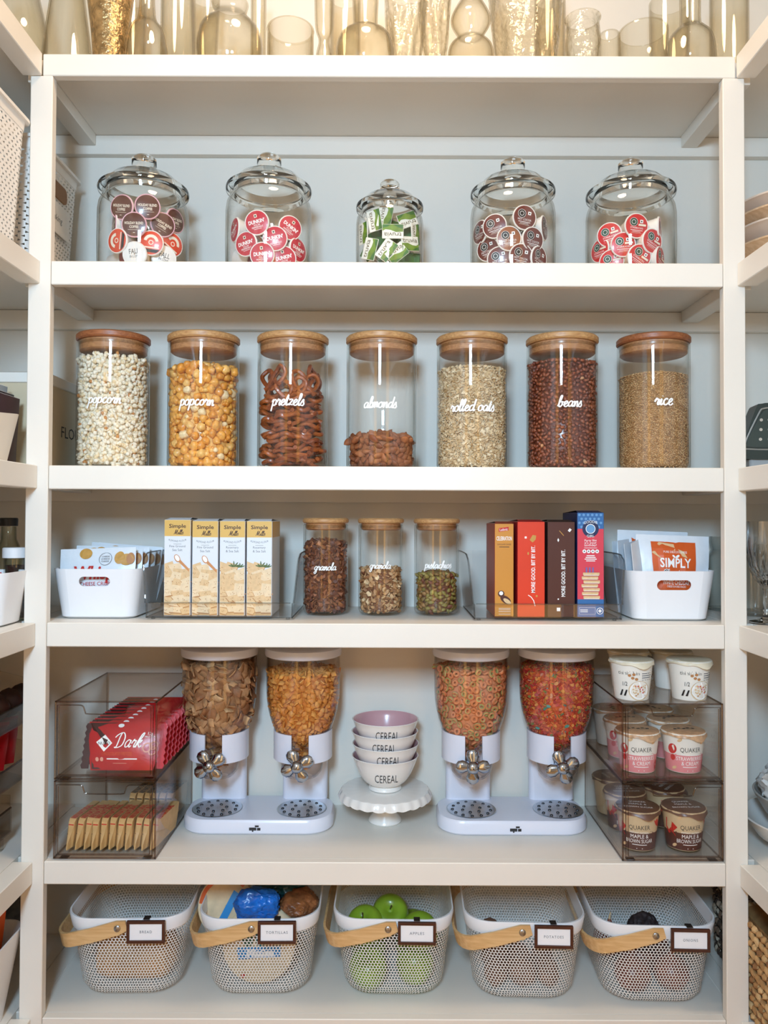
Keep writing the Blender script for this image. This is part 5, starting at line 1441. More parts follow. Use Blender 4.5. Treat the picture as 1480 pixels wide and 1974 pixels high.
zR2 = cR1.z+hD+.0006
cup('think', 1217, 1340, .062, zR2, 'cream oatmeal cup with bowl picture on the drawer stack, front left', -8)
cup('think', 1328, 1340, .062, zR2, 'cream oatmeal cup with bowl picture on the drawer stack, front right', 2)
cup('think', cR1.x-.036, 1330, .165, zR2, 'cream oatmeal cup behind the front left one on the drawer stack', 60)
cup('think', cR1.x+.056, 1330, .165, zR2, 'cream oatmeal cup behind the front right one on the drawer stack', 160)
cup('think', cR1.x+.012, 1330, .245, zR2, 'cream oatmeal cup at the back of the drawer stack top', 30)
zc = cR1.z+.0088
cup('pink', cR1.x-.0505, 1480, .060, zc, 'pink strawberries oatmeal cup at front left of the upper right drawer', -5)
cup('pink', cR1.x+.0405, 1480, .060, zc, 'pink strawberries oatmeal cup at front right of the upper right drawer', 2)
for i, (px_, Y) in enumerate(((cR1.x-.0485, .150), (cR1.x+.0425, .150), (cR1.x-.0485, .240), (cR1.x+.0425, .240))):
    cup('pink', px_, 1460, Y, zc, 'pink oatmeal cup, %s in the upper right drawer' % ('middle left', 'middle right', 'rear left', 'rear right')[i], 40*i)
zc = cR0.z+.0088
cup('maple', cR0.x-.0505, 1630, .060, zc, 'brown maple oatmeal cup at front left of the lower right drawer', -12)
cup('maple', cR0.x+.0405, 1630, .060, zc, 'brown maple oatmeal cup at front right of the lower right drawer', 2)
for i, (px_, Y) in enumerate(((cR0.x-.0485, .150), (cR0.x+.0425, .175), (cR0.x-.0485, .240))):
    cup('maple', px_, 1600, Y, zc, 'brown oatmeal cup, %s in the lower right drawer' % ('middle left', 'middle right', 'rear left')[i], 50*i)

# ================================================================= cereal dispensers
HG = glass('hopper_plastic', (.975, .96, .955), (.52, .48, .46), 1.49, 0, 3.2)
DW = pm('dispenser_white', (226, 228, 240), .25, var=.01)
DRAIN = pm('drain_steel', (186, 194, 202), .32, 1.0, var=.12, vscale=40); BUMP = pm('drain_hole_dark', (74, 78, 84), .35, 1.0, var=.1)
DY = .205
def hopper_r(z):       # z measured down from the rim (0 .. -0.215)
    pts = [(0, .0785), (-.03, .0800), (-.098, .0790), (-.133, .0735), (-.163, .0635), (-.188, .0480), (-.204, .030), (-.213, .0185), (-.253, .0165)]
    for (z0, r0), (z1, r1) in zip(pts, pts[1:]):
        if z0 >= z >= z1: return r0+(r1-r0)*(z0-z)/(z0-z1)
    return pts[-1][1]
def dispenser(pxa, pxb, pxm, label, knobs):
    xm = P(pxm, 1560, DY).x
    t = thing('cereal_dispenser', label, 'dispenser', (xm, DY, z5))
    # base: rounded front, feet hidden
    w_, dp = .318, .150; rings = []
    for z, off in ((0, .004), (.004, 0), (.024, 0), (.030, .004), (.031, .010)):
        rings.append(ring(w_-2*off, dp-2*off, .055-off, z, 8, 0, -.005))
    mb = MB(); mb.loft(rings, True, True); b = mb.build('base', DW, t)
    d = Decal([BLACK, GREY]); d.rect(-.012, .003, .010, .016, 0); d.rect(.0045, .0115, .010, .0155, 0); d.rect(.000, .008, .017, .0205, 0); d.rect(-.006, -.003, .0075, .010, 0); d.text('honey can do', -.0045, .013, .002, 1, width=.012)
    d.build('logo_sticker', on_plane((0, -.0802, 0), (1, 0, 0), (0, 0, 1)), b, base=.0004)
    out = []
    zr = Z(1256, DY)-z5                                     # hopper rim height above the shelf
    for k, px in enumerate((pxa, pxb)):
        x = P(px, 1400, DY).x-xm; cx, cy = x, 0
        T = Matrix.Translation((cx, cy, 0))
        mb = MB(); mb.lathe([(.001, .0314), (.052, .0314), (.0535, .0325), (.052, .0330), (.050, .0324), (.001, .0324)], 40, T=Matrix.Translation((cx, -.015, 0))); pl = mb.build('drain_plate', DRAIN, t)
        for n_, rr_ in ((6, .020), (13, .041)):
            for i in range(n_):
                a = 2*PI*i/n_+.3
                mb = MB(); mb.lathe([(.0035, .0324), (.003, .0338), (.0012, .0344), (.0006, .0335)], 10, T=Matrix.Translation((cx+rr_*math.cos(a), -.015+rr_*math.sin(a), 0))); mb.build('drain_bump', BUMP, pl)
        # back column
        mb = MB(); rg = [[(p[0]+cx, p[1], z) for p in rrect(.100, .030, .012, 4, 0, .058)] for z in (.031, zr-.148)]
        mb.loft(rg, True, True); mb.build('back_column', DW, t)
        # collar with a slot at the front
        co = MB(); ro, rn = .0635, .0600; z0, z1 = zr-.227, zr-.167; N = 40; gap = R(17)
        def cr(a, r): return (cx+r*math.sin(a), cy-r*math.cos(a))
        rings = []
        for i in range(N+1):
            a = gap+(2*PI-2*gap)*i/N
            ox, oy = cr(a, ro); ix_, iy = cr(a, rn)
            rings.append([(ox, oy, z0), (ox, oy, z1), (ix_, iy, z1), (ix_, iy, z0)])
        co.loft(rings, True, True, 0, True); co.build('collar', DW, t)
        mb = MB(); mb.box(cx-.046, cx+.046, .040, .075, z0, z1-.004, .004); mb.build('collar_bracket', DW, t)
        # hopper
        zs = [0, -.03, -.06, -.085, -.103, -.123, -.143, -.163, -.178, -.190, -.200, -.208, -.213, -.233, -.253]
        mb = MB(); mb.lathe([(hopper_r(z), zr+z) for z in zs]+[(hopper_r(z)-.0022, zr+z) for z in reversed(zs)], 56, T=T); mb.build('hopper', HG, t)
        mb = MB(); mb.lathe([(.079, zr-.008), (.0825, zr-.006), (.0835, zr+.002), (.0825, zr+.010), (.078, zr+.0125), (.001, zr+.0125)], 56, T=T); mb.build('lid', DW, t)
        # chute
        mb = MB(); mb.lathe([(.046, z0+.004), (.0465, z0-.008), (.043, z0-.025), (.034, z0-.037), (.024, z0-.041), (.022, z0-.038), (.032, z0-.034), (.041, z0-.023), (.0445, z0-.007), (.044, z0+.004)], 40, T=Matrix.Translation((cx, -.012, 0))); mb.build('chute', HG, t)
        # chrome paddle knob
        rot = knobs[k]; kn = MB(); K = Matrix.Translation((cx-.004, -.072, z0+.002)) @ Matrix.Scale(1.18, 4) @ Matrix.Rotation(R(90), 4, 'X') @ Matrix.Rotation(R(rot), 4, 'Z')
        for q in range(4):
            prof = []
            pts = [(-.004, .006, .007), (.008, .0075, .0065), (.018, .0118, .0060), (.026, .0102, .0045), (.0300, .0045, .0022)]
            rgs = []
            for xx, hw, hz in pts:
                rgs.append([(xx, hw*math.cos(2*PI*j/12), .004+hz*math.sin(2*PI*j/12)) for j in range(12)])
            kn.loft(rgs, True, True, T=K @ Matrix.Rotation(PI/2*q, 4, 'Z'))
        kn.lathe([(.012, -.018), (.012, .006), (.010, .014), (.006, .017), (.001, .018)], 24, T=K)
        kn.build('knob', CHROME, t)
        out.append((Vector((xm+cx, DY+cy, z5)), zr))
    return out
D1 = dispenser(423, 584, 503, 'white double cereal dispenser of squares cereal, beside the left drawers', (35, 25))
D2 = dispenser(907, 1072, 982, 'white double cereal dispenser of colorful cereal, beside the right drawers', (90, 20))
def hprof(zr, zt):
    return [(zr+z, hopper_r(z)-.0032) for z in (-.251, -.216, -.208, -.200, -.190, -.178, -.163, -.143, -.123, -.103, -.08) if z < zt]+[(zr+zt, hopper_r(zt)-.0032)]
def fill(D, zt, space, meshes, mat_, nm, lab, cat, grp, nmax, flat, inset, sname, slab, scat, dome=.004, tries=24):
    base, zr = D; pr = hprof(zr, zt)
    pts = spread(pr, space, R(108), seed=hash(nm) % 97 if False else len(nm)*3, inset=inset, dome=dome, tries=tries)
    rest = pour(base, pts, meshes, mat_, nm, lab, cat, grp, nmax, flat)
    core(rest, pr, inset*(2.4 if nm == 'cereal_loop' else 1.5), dome=dome); stuff(rest, base, sname, mat_, slab, scat)
m_c1 = pieces_mat('cereal_cinnamon', [(4, (170, 124, 82)), (3, (150, 102, 64)), (3, (188, 146, 104)), (1, (206, 170, 128))], .7, .22, 130, .4)
fill(D1[0], -.022, .0125, [square_mb(.0195, .003, .0022, i, .0022) for i in range(4)], m_c1, 'cinnamon_square', 'tan cinnamon cereal square in the leftmost dispenser hopper', 'cereal', 'cinnamon cereal squares', 300, .45, .0045, 'cinnamon_cereal', 'mass of tan cereal squares in the leftmost hopper', 'cereal')
m_c2 = pieces_mat('cereal_golden', [(4, (222, 150, 66)), (3, (208, 132, 52)), (3, (230, 168, 88))], .6, .18, 200, .4)
fill(D1[1], -.038, .0090, [square_mb(.0115, .005, .0026, i, .0006) for i in range(3)], m_c2, 'golden_square', 'golden puffed cereal square in the second dispenser hopper', 'cereal', 'golden cereal squares', 300, .6, .0045, 'golden_cereal', 'mass of golden puffed cereal in the second hopper', 'cereal')
m_c3 = pieces_mat('cereal_loops', [(6, (222, 140, 92)), (4, (228, 156, 112)), (2, (214, 122, 76)), (2.6, (168, 168, 98)), (1, (186, 180, 118))], .7, .15, 220, .3)
fill(D2[0], -.030, .0122, [torus_mb(.0050, .0031, 14, 8, i) for i in range(3)], m_c3, 'cereal_loop', 'orange or green cereal ring in the third dispenser hopper', 'cereal', 'cereal rings', 300, .30, .0035, 'cereal_rings', 'mass of orange and green cereal rings in the third hopper', 'cereal')
m_c4 = pieces_mat('cereal_flakes', [(5, (196, 62, 46)), (4, (216, 100, 56)), (3, (222, 150, 72)), (2, (178, 44, 50)), (1, (128, 140, 74)), (.35, (70, 156, 150)), (.6, (206, 140, 120))], .55, .2, 260)
fill(D2[1], -.028, .0052, [flake_mb(.0098, .0072, .0016, i) for i in range(4)], m_c4, 'cereal_flake', '', '', '', 0, .5, .0025, 'fruity_flakes', 'colorful crisp rice flakes filling the rightmost hopper', 'cereal', .006, 16)

# ================================================================= bowls on a cake stand
CER = pm('white_ceramic', (238, 234, 228), .22, var=.01, coat=.3); PINKG = pm('pink_glaze', (206, 160, 164), .22, var=.03, coat=.3)
SYC = .205; sx_ = P(742, 1520, SYC).x
t = thing('cake_stand', 'white scalloped ceramic cake stand between the cereal dispensers', 'cake stand', (sx_, SYC, z5))
hz = Z(1519, SYC)-z5
mb = MB(); mb.lathe([(.001, 0), (.034, 0), (.036, .003), (.034, .008), (.026, .018), (.0235, .032), (.025, hz-.014), (.034, hz-.008), (.001, hz-.007)], 40)
mb.build('pedestal', CER, t)
mb = MB(); N = 128; rings = []
for r, z in ((.001, hz-.006), (.070, hz-.0062), (.088, hz-.006), (.094, hz-.008), (.0985, hz-.014), (.1010, hz-.014), (.099, hz-.008), (.094, hz-.001), (.088, hz), (.001, hz)):
    rings.append([((r*(1+(.012*math.cos(24*2*PI*j/N) if r > .09 else 0)))*math.cos(2*PI*j/N), (r*(1+(.012*math.cos(24*2*PI*j/N) if r > .09 else 0)))*math.sin(2*PI*j/N), z-(.004*abs(math.sin(12*2*PI*j/N)) if z < hz-.012 else 0)) for j in range(N)])
mb.loft(rings); mb.build('scalloped_plate', CER, t)
def bowl_r(z): return .026+(.0715-.026)*max(0, min(1, (z-.010)/.062))**.43
BL = ('bottom', 'second from bottom', 'third from bottom', 'top')
for i in range(4):
    b = thing('cereal_bowl', 'white footed bowl lettered CEREAL, %s of the stack of four' % BL[i], 'bowl', (sx_+(.0, .001, -.001, .0005)[i], SYC, z5+hz+.0006+i*.0262), R((0, 3, -4, 1)[i]), 'nested cereal bowls')
    h = .072; prof = [(.001, .002), (.033, .002), (.0345, 0), (.036, .001), (.0355, .004), (.030, .010)]+[(bowl_r(z), z) for z in (.013, .018, .026, .036, .048, .060, .070)]+[(.0725, h), (.0715, h+.001), (.0700, h)]
    mb = MB(); mb.lathe(prof, 64); mb.build('outer_wall', CER, b)
    mb = MB(); mb.lathe([(.0700, h)]+[(bowl_r(z)-.0030, z+.001) for z in (.068, .060, .048, .036, .027, .020)]+[(.020, .0165), (.001, .016)], 64); mb.build('glazed_inside', PINKG, b)
    d = Decal([BLACK]); d.text('CEREAL', .003, .037 if i == 0 else .050, .0195, 0, 0, -.008, width=.050)
    d.build('lettering', on_cyl(lambda v: bowl_r(max(.012, v))+.0006), b, base=.0003)

# ================================================================= mesh baskets on the bottom shelf
z6 = SZ[5]+.0006
MESH = holes('perforated_metal', (232, 230, 226), .0064, .00245, .45)
ENAM = pm('white_enamel', (238, 238, 240), .3, var=.01)
BIRCH = wood('bent_birch', (224, 184, 130), (206, 160, 104), 14, .45, 'X')
FRAME = pm('dark_wood_frame', (74, 38, 26), .4, var=.25, vscale=60); CARD = pm('label_card', (246, 246, 248), .6, var=.01)
def perim(ringpts):
    L = [0]
    for i in range(1, len(ringpts)): L.append(L[-1]+math.hypot(ringpts[i][0]-ringpts[i-1][0], ringpts[i][1]-ringpts[i-1][1]))
    return L
def basket(px, word, label, rz=0, lx=.052, Yf=.040):
    w0, w1, d0, d1, h = .196, .238, .215, .252, .168
    x = P(px, 1800, Yf).x
    t = thing('mesh_basket', label, 'basket', (x, Yf+d1/2, z6), R(rz), 'white mesh baskets on the bottom shelf')
    rz_ = .055
    def rg(z, off=0):
        k = z/h; r = ring(w0+(w1-w0)*k-2*off, d0+(d1-d0)*k-2*off, rz_, z, 8); return r+[r[0]]
    # perforated wall with UVs in metres, rounded lower edge
    mb = MB(); levels = [(0, .030), (.004, .014), (.012, .004), (.024, 0), (.06, 0), (.10, 0), (h-.026, 0)]
    rings = [rg(z, o) for z, o in levels]
    mb.loft(rings, False, False, 0, True, closed=False)
    Lp = perim(rings[-2]); vv = 0; uv = []
    for i, (z, o) in enumerate(levels):
        if i: vv += math.hypot(z-levels[i-1][0], o-levels[i-1][1])
        uv += [(l, vv) for l in Lp]
    n0 = len(mb.v); bt = rg(0, .030)[:-1]
    mb.add(bt, [tuple(range(len(bt)))[::-1]]); uv += [(p[0], p[1]) for p in bt]
    mb.uv = uv; mb.build('perforated_body', MESH, t)
    # solid rim band
    mb = MB(); prof = [(h-.027, -.0006), (h-.027, -.0020), (h-.003, -.0030), (h, -.0016), (h, .0008), (h-.003, .0012), (h-.027, .0006)]
    mb.loft([ring(w0+(w1-w0)*z/h-2*o, d0+(d1-d0)*z/h-2*o, rz_, z, 8) for z, o in prof]+[ring(w0+(w1-w0)*prof[0][0]/h-2*prof[0][1], d0+(d1-d0)*prof[0][0]/h-2*prof[0][1], rz_, prof[0][0], 8)]); mb.build('rim_band', ENAM, t)
    # bent wood handle folded down over the left side
    yf, yb = -d1/2-.0055, d1/2+.0055; px_, pz = -.010, h-.016
    ang = R(15); arm = w1/2-.010+px_+.020
    def hp(s_, y): return Vector((px_-s_*math.cos(ang), y, pz-s_*math.sin(ang)))
    path = [hp(-.018, yf), hp(0, yf), hp(arm*.45, yf-.001), hp(arm*.75, yf+.004)]
    for k in range(1, 7):
        a = PI/2*k/6; path.append(hp(arm*.75+(arm*.25+.012)*math.sin(a), yf+.004+.058*(1-math.cos(a))))
    back_ = [Vector((p.x, -p.y, p.z)) for p in reversed(path)]
    path = path+back_
    up = Vector((-math.sin(ang), 0, math.cos(ang)))*1.0
    rings = []
    for i, p in enumerate(path):
        tg = (path[min(i+1, len(path)-1)]-path[max(i-1, 0)]).normalized(); nn = tg.cross(up).normalized()
        hh = .0135 if 0 < i < len(path)-1 else .009
        rings.append([p+up*hh-nn*.0024, p+up*hh+nn*.0024, p-up*hh+nn*.0024, p-up*hh-nn*.0024])
    mb = MB(); mb.loft(rings, True, True, 0, True); hd = mb.build('handle', BIRCH, t)
    for yy, sg in ((yf-.0030, -1), (yb+.0030, 1)):
        mb = MB(); mb.lathe([(.0001, .003), (.004, .0028), (.0062, .0015), (.0065, 0), (.0001, 0)], 20, T=Matrix.Translation((px_, yy, pz)) @ Matrix.Rotation(sg*-PI/2, 4, 'X')); mb.build('pivot_screw', STEEL, hd)
    # label holder clipped over the rim
    fw, fh = .074, .043; zc = h-.022; yl = -d1/2-.0085
    mb = MB()
    e = .0055
    for a, b, c_, d in ((-fw/2, fw/2, fh/2-e, fh/2), (-fw/2, fw/2, -fh/2, -fh/2+e), (-fw/2, -fw/2+e, -fh/2+e, fh/2-e), (fw/2-e, fw/2, -fh/2+e, fh/2-e)):
        mb.box(lx+a, lx+b, yl-.004, yl+.002, zc+c_, zc+d, .0006)
    ho = mb.build('label_frame', FRAME, t)
    mb = MB(); mb.box(lx-fw/2+e*.6, lx+fw/2-e*.6, yl-.0010, yl+.0010, zc-fh/2+e*.6, zc+fh/2-e*.6); cd = mb.build('label_card', CARD, ho)
    d = Decal([GREY]); d.text(word, 0, 0, .0052, 0, width=.0052*len(word)*.9, space=1.25); d.build('lettering', on_plane((lx, yl-.0011, zc), (1, 0, 0), (0, 0, 1)), cd)
    mb = MB(); mb.box(lx-.006, lx+.006, yl+.0005, -d1/2+.006, h+.0008, h+.0018); mb.box(lx-.006, lx+.006, -d1/2+.0048, -d1/2+.006, h-.012, h+.0008); mb.build('clip', BLACK, ho)
    return t, Vector((x, Yf+d1/2, z6))
B1 = basket(236, 'BREAD', 'white mesh basket labelled BREAD with birch handle', 1, .046)
B2 = basket(493, 'TORTILLAS', 'white mesh basket labelled TORTILLAS with birch handle', 1, .040)
B3 = basket(760, 'APPLES', 'white mesh basket labelled APPLES with birch handle', -1, .046)
B4 = basket(1020, 'POTATOES', 'white mesh basket labelled POTATOES with birch handle', -2, .050, .030)
B5 = basket(1276, 'ONIONS', 'white mesh basket labelled ONIONS with birch handle', -2, .055, .020)
# bread
BRD = pm('bread_crust', (200, 150, 96), .6, var=.2, vscale=18, bump=.2); FILM = glass('clear_film', (.95, .95, .95), (.7, .7, .7), 1.45, .08, 2.0, .8, 60)
c = B1[1]
t = thing('bread_loaf', 'loaf of bread in a clear bag in the BREAD basket', 'bread', (c.x, c.y-.028, z6+.006))
mb = MB(); rings = []
for i in range(13):
    u = i/12; x = (u-.5)*.165; s_ = (1-abs(2*u-1)**6)**.35 if 0 < u < 1 else .3
    rings.append([(x, (.055*s_)*math.cos(a)*1.0, .042+(.042*s_+.012*max(0, math.sin(a)))*math.sin(a)) for a in [2*PI*j/20 for j in range(20)]])
mb.loft(rings, True, True); mb.build('loaf', BRD, t)
mb = MB(); mb.add([(p[0]*1.05, p[1]*1.08, .042+(p[2]-.042)*1.07+.002*mnoise.noise(Vector(p)*60)) for p in mb.v] or [], []); 
fm = bag_mb(.185, .105, .110, .006, 14, 12, seed=41).build('bag_film', FILM, t, (0, 0, -.003))
# tortillas
TOR = pm('tortilla', (226, 200, 160), .6, var=.15, vscale=40)
PRT = {k: pm('print_'+k, v, .4, var=.04) for k, v in dict(teal=(40, 120, 130), sky=(40, 140, 206), royal=(28, 92, 184), grn=(44, 96, 72), brown=(150, 96, 56)).items()}
c = B2[1]
t = thing('tortilla_bag', 'clear bag of round tortillas with blue and red print, in its basket', 'tortillas', (c.x-.004, c.y-.070, z6+.006), 0, None, (R(-8), 0, 0))
mb = MB(); rr = random.Random(5)
for i in range(8):
    T = Matrix.Translation((0, i*.0045, .078)) @ Matrix.Rotation(PI/2, 4, 'X')
    mb.lathe([(.001, 0), (.072, 0), (.074, .0015), (.072, .003), (.001, .003)], 36, T=T)
mb.build('tortilla_stack', TOR, t); 
d = Decal([PRT['sky'], PRT['teal'], RED, LETTERW, PRT['grn'], KRAFT])
d.poly([(-.045, .072), (.045, .076), (.045, .056), (-.040, .050)], 0); d.ell(-.022, .092, .012, .018, 4); d.ell(.004, .092, .011, .018, 1); d.ell(.026, .094, .011, .017, 2); d.ell(.044, .096, .008, .012, 0)
d.text('Mission', .004, .063, .012, 3, .02, .1, width=.055); d.ell(-.03, .020, .004, .004, 2)
d.build('print', on_plane((0, -.0045, 0), (1, 0, 0), (0, 0, 1)), t, base=.0006)
def rumple(name, label, cat, loc, sx, sy, sz, mat_, seed, rot=(0, 0, 0), amp=.35, fr=2.2):
    o = MB(); off = Vector((seed*3.1, seed*1.7, seed*.9)); V, Fc = ico(5); vs = []
    for v in V:
        k = 1+amp*(mnoise.noise(v*1.4+off)*.9+.55*(.4-abs(mnoise.noise(v*fr*1.3+off*2)))+.35*(.3-abs(mnoise.noise(v*fr*2.9-off))))
        vs.append((v.x*sx*k, v.y*sy*k, v.z*sz*k))
    o.add(vs, Fc, 0, True); q = o.build(name, mat_, None, loc, rot); return tag(q, label, cat)
BLU = pm('bag_blue_print', (30, 110, 200), .25, var=.5, vscale=25, bump=.6, bscale=40); TLD = pm('bag_teal_dark', (22, 70, 74), .3, var=.3, vscale=25, bump=.5, bscale=40)
zt6 = z6+.142
rumple('chip_bag', 'crumpled bright blue bag on top in the TORTILLAS basket', 'bag', (c.x-.010, c.y-.058, zt6+.022), .042, .030, .030, BLU, 3)
rumple('chip_bag', 'dark teal crumpled bag at back of the TORTILLAS basket', 'bag', (c.x+.030, c.y+.020, zt6+.030), .050, .045, .034, TLD, 8)
t = thing('tortilla_stack', 'folded corn tortillas standing in the TORTILLAS basket at left', 'tortillas', (c.x-.050, c.y-.040, zt6-.030), R(20), None, (R(-20), R(-35), R(10)))
mb = MB(); mb.lathe([(.001, -.008), (.058, -.008), (.060, 0), (.058, .008), (.001, .008)], 36, T=Matrix.Translation((0, 0, .045)) @ Matrix.Rotation(PI/2, 4, 'X')); mb.build('stack', TOR, t)
d = Decal([ORANGE, PRT['sky']]); d.ringp(0, .045, .048, .056, 0, 30, R(10), R(140)); d.poly([(-.03, .030), (.03, .060), (.035, .046), (-.02, .018)], 1); d.build('print', on_plane((0, -.008, 0), (1, 0, 0), (0, 0, 1)), t, base=.001)
rumple('pastry_bag', 'clear bag of brown baked rolls at right of the TORTILLAS basket', 'pastries', (c.x+.075, c.y-.030, zt6+.010), .036, .045, .022, pm('pastry_brown', (150, 92, 52), .45, var=.6, vscale=40, bump=.6, bscale=50), 15)
# apples
APG = pm('apple_green', (134, 168, 42), .3, var=.25, vscale=20, coat=.3)
STM = pm('apple_stem', (70, 52, 28), .7)
am = MB(); am.lathe([(.001, .060), (.006, .059), (.012, .063), (.022, .066), (.031, .062), (.0375, .050), (.0385, .038), (.036, .024), (.028, .009), (.017, .001), (.009, .001), (.004, .006), (.001, .007)], 28); ame = am.mesh('apple_body', APG)
sm_ = MB(); sm_.tube([(0, 0, .058), (.001, 0, .066), (.003, .001, .074)], [.0012, .001, .0016], 6); sme = sm_.mesh('stem', STM)
c = B3[1]; AL = ('front left', 'front right', 'middle left', 'middle right', 'rear left', 'rear right', 'top left', 'top behind left', 'top right')
for i, (dx, dy, dz, tl) in enumerate(((-.044, -.060, .001, 14), (.036, -.062, .001, -12), (-.044, .019, .002, 12), (.036, .019, .002, 10), (-.044, .076, .006, 10), (.038, .078, .006, 10), (-.050, -.020, .070, 25), (-.006, .020, .082, 40), (.046, -.022, .068, 40))):
    o = thing('green_apple', 'green apple at %s of the APPLES basket' % AL[i], 'apple', (c.x+dx, c.y+dy, z6+.006+dz), 0, 'green apples', (R(tl), R(dx*300), 0))
    b_ = obj('apple_body', ame, o); obj('stem', sme, o)
# potatoes and onions
POT = pm('potato_skin', (128, 88, 66), .7, var=.2, vscale=30, bump=.2); ONI = pm('onion_skin', (138, 76, 60), .35, var=.35, vscale=30)
rr = random.Random(9); c = B4[1]
for i in range(7):
    o = lump(.033, .024, .025, .12, 1.3, i+50).build('potato', POT, None, (c.x-.055+.055*(i % 3)+rr.uniform(-.006, .006), c.y-.060+.060*(i//3), z6+.034+(.002 if i < 6 else .02)), (0, 0, rr.uniform(0, 3)))
    tag(o, 'reddish potato, %s in the POTATOES basket' % ('front left', 'front middle', 'front right', 'center left', 'at center', 'center right', 'at the back')[i], 'potato', 'potatoes')
c = B5[1]
for i in range(5):
    o = thing('onion', 'reddish onion, %s in the ONIONS basket' % ('front left', 'front right', 'middle', 'rear left', 'rear right')[i], 'onion', (c.x+(-.035, .045, .0, -.045, .045)[i], c.y+(-.055, -.050, .010, .070, .068)[i], z6+.006), rr.uniform(0, 3), 'onions')
    mb = MB(); mb.lathe([(.001, .002), (.010, .000), (.028, .010), (.036, .028), (.034, .044), (.020, .058), (.007, .066), (.003, .074), (.001, .076)], 24); b_ = mb.build('bulb', ONI, o)
    mb = MB(); mb.tube([(0, 0, .072), (.001, .001, .080), (.004, .002, .088)], [.003, .002, .0015], 6); mb.build('dry_tip', KRAFT, o)
rumple('dark_bag', 'dark crumpled sack showing over the ONIONS basket rim', 'sack', (c.x-.004, c.y-.040, z6+.112), .034, .03, .034, pm('dark_sack', (42, 30, 32), .7, var=.3), 4)

# ================================================================= left side shelving
LAT = holes('lattice_plastic', (234, 228, 220), .0150, .0034, .5, tri=True, squash=.62); LATS = pm('lattice_rim', (238, 232, 224), .45, var=.02)
def lattice_basket(x0, x1, y0, y1, z0, h, label, plate):
    """woven-look plastic basket, handle hole on the +x side painted shade brown"""
    w_, d_ = x1-x0, y1-y0
    t = thing('lattice_basket', label, 'basket', ((x0+x1)/2, (y0+y1)/2, z0), 0, 'white lattice baskets')
    def rg(z, off=0):
        k = .90+.10*z/h; r = ring(w_*k-2*off, d_*k-2*off, .018, z, 4); return r+[r[0]]
    mb = MB(); lv = [0, h*.33, h*.66, h-.022]; rings = [rg(z) for z in lv]; mb.loft(rings, False, False, 0, True, closed=False)
    Lp = perim(rings[-1]); uv = []
    for z in lv: uv += [(l, z) for l in Lp]
    bt = rg(0)[:-1]; mb.add(bt, [tuple(range(len(bt)))[::-1]]); uv += [(.003, .003)]*len(bt)
    mb.uv = uv; mb.build('lattice_wall', LAT, t)
    mb = MB(); pr_ = [(h-.024, 0), (h-.024, -.001), (h-.006, -.002), (h-.006, -.008), (h, -.008), (h, .002), (h-.024, .002)]
    mb.loft([ring(w_*(.9+.1*z/h)-2*o, d_*(.9+.1*z/h)-2*o, .018, z, 4) for z, o in pr_+[pr_[0]]]); mb.build('rim', LATS, t)
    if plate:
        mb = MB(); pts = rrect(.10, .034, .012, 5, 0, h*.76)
        mb.add([(w_/2*.985+.0012, u, v) for u, v in pts]+[(w_/2*.94, u, v) for u, v in pts], [tuple(range(len(pts)))]+[(j, (j+1) % len(pts), len(pts)+(j+1) % len(pts), len(pts)+j) for j in range(len(pts))]); mb.build('handle_opening_shade', pm('opening_shadow_brown', (150, 112, 76), .7), t)  # brown face over the handle hole paints the shade inside it
        mb = MB(); mb.box(w_/2*.965+.001, w_/2*.965+.0035, -.065, .065, h*.40, h*.66, .001, T=Matrix.Rotation(0, 4, 'Y')); lp = mb.build('label_plate', LATS, t)
        d = Decal([GREY]); d.text('baking', 0, h*.53, .013, 0, 0, 0, .2, width=.05); d.build('lettering', on_plane((w_/2*.965+.0035, 0, 0), (0, 1, 0), (0, 0, 1)), lp)
    return t
zs2 = SZ[1]+.0006
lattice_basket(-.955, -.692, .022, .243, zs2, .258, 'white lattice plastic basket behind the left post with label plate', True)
lattice_basket(-.960, -.694, -.235, -.006, zs2, .268, 'white lattice plastic basket nearest the camera at left', False)
# flour tins
TIN = pm('cream_tin', (206, 190, 160), .35, var=.03, coat=.2); TINL = pm('cream_tin_lid', (232, 228, 220), .4, var=.02)
zs3 = SZ[2]+.0006
def tin(x0, x1, y0, y1, h, label, word):
    t = thing('storage_tin', label, 'tin', ((x0+x1)/2, (y0+y1)/2, zs3), 0, 'cream storage tins')
    w_, d_ = x1-x0, y1-y0
    mb = MB(); mb.loft([ring(w_-.006, d_-.006, .03, 0, 6), ring(w_, d_, .03, .004, 6), ring(w_, d_, .03, h-.024, 6)], True, True); b = mb.build('tin_body', TIN, t)
    mb = MB(); mb.loft([ring(w_+.001, d_+.001, .03, h-.0238, 6), ring(w_+.006, d_+.006, .032, h-.022, 6), ring(w_+.006, d_+.006, .032, h-.003, 6), ring(w_-.004, d_-.004, .03, h, 6)], True, True); mb.build('lid', TINL, t)
    d = Decal([BLACK]); d.text(word, 0, h*.42, .024, 0, width=.025*len(word)); d.build('lettering', on_plane((w_/2, .038, 0), (0, 1, 0), (0, 0, 1)), b)
    return t
tin(-.862, -.692, .085, .292, .198, 'cream tin lettered FLOUR beside the white popcorn canister', 'FLOUR')
tin(-.975, -.880, .085, .292, .198, 'cream tin left of the flour tin in the corner', 'SUGAR')
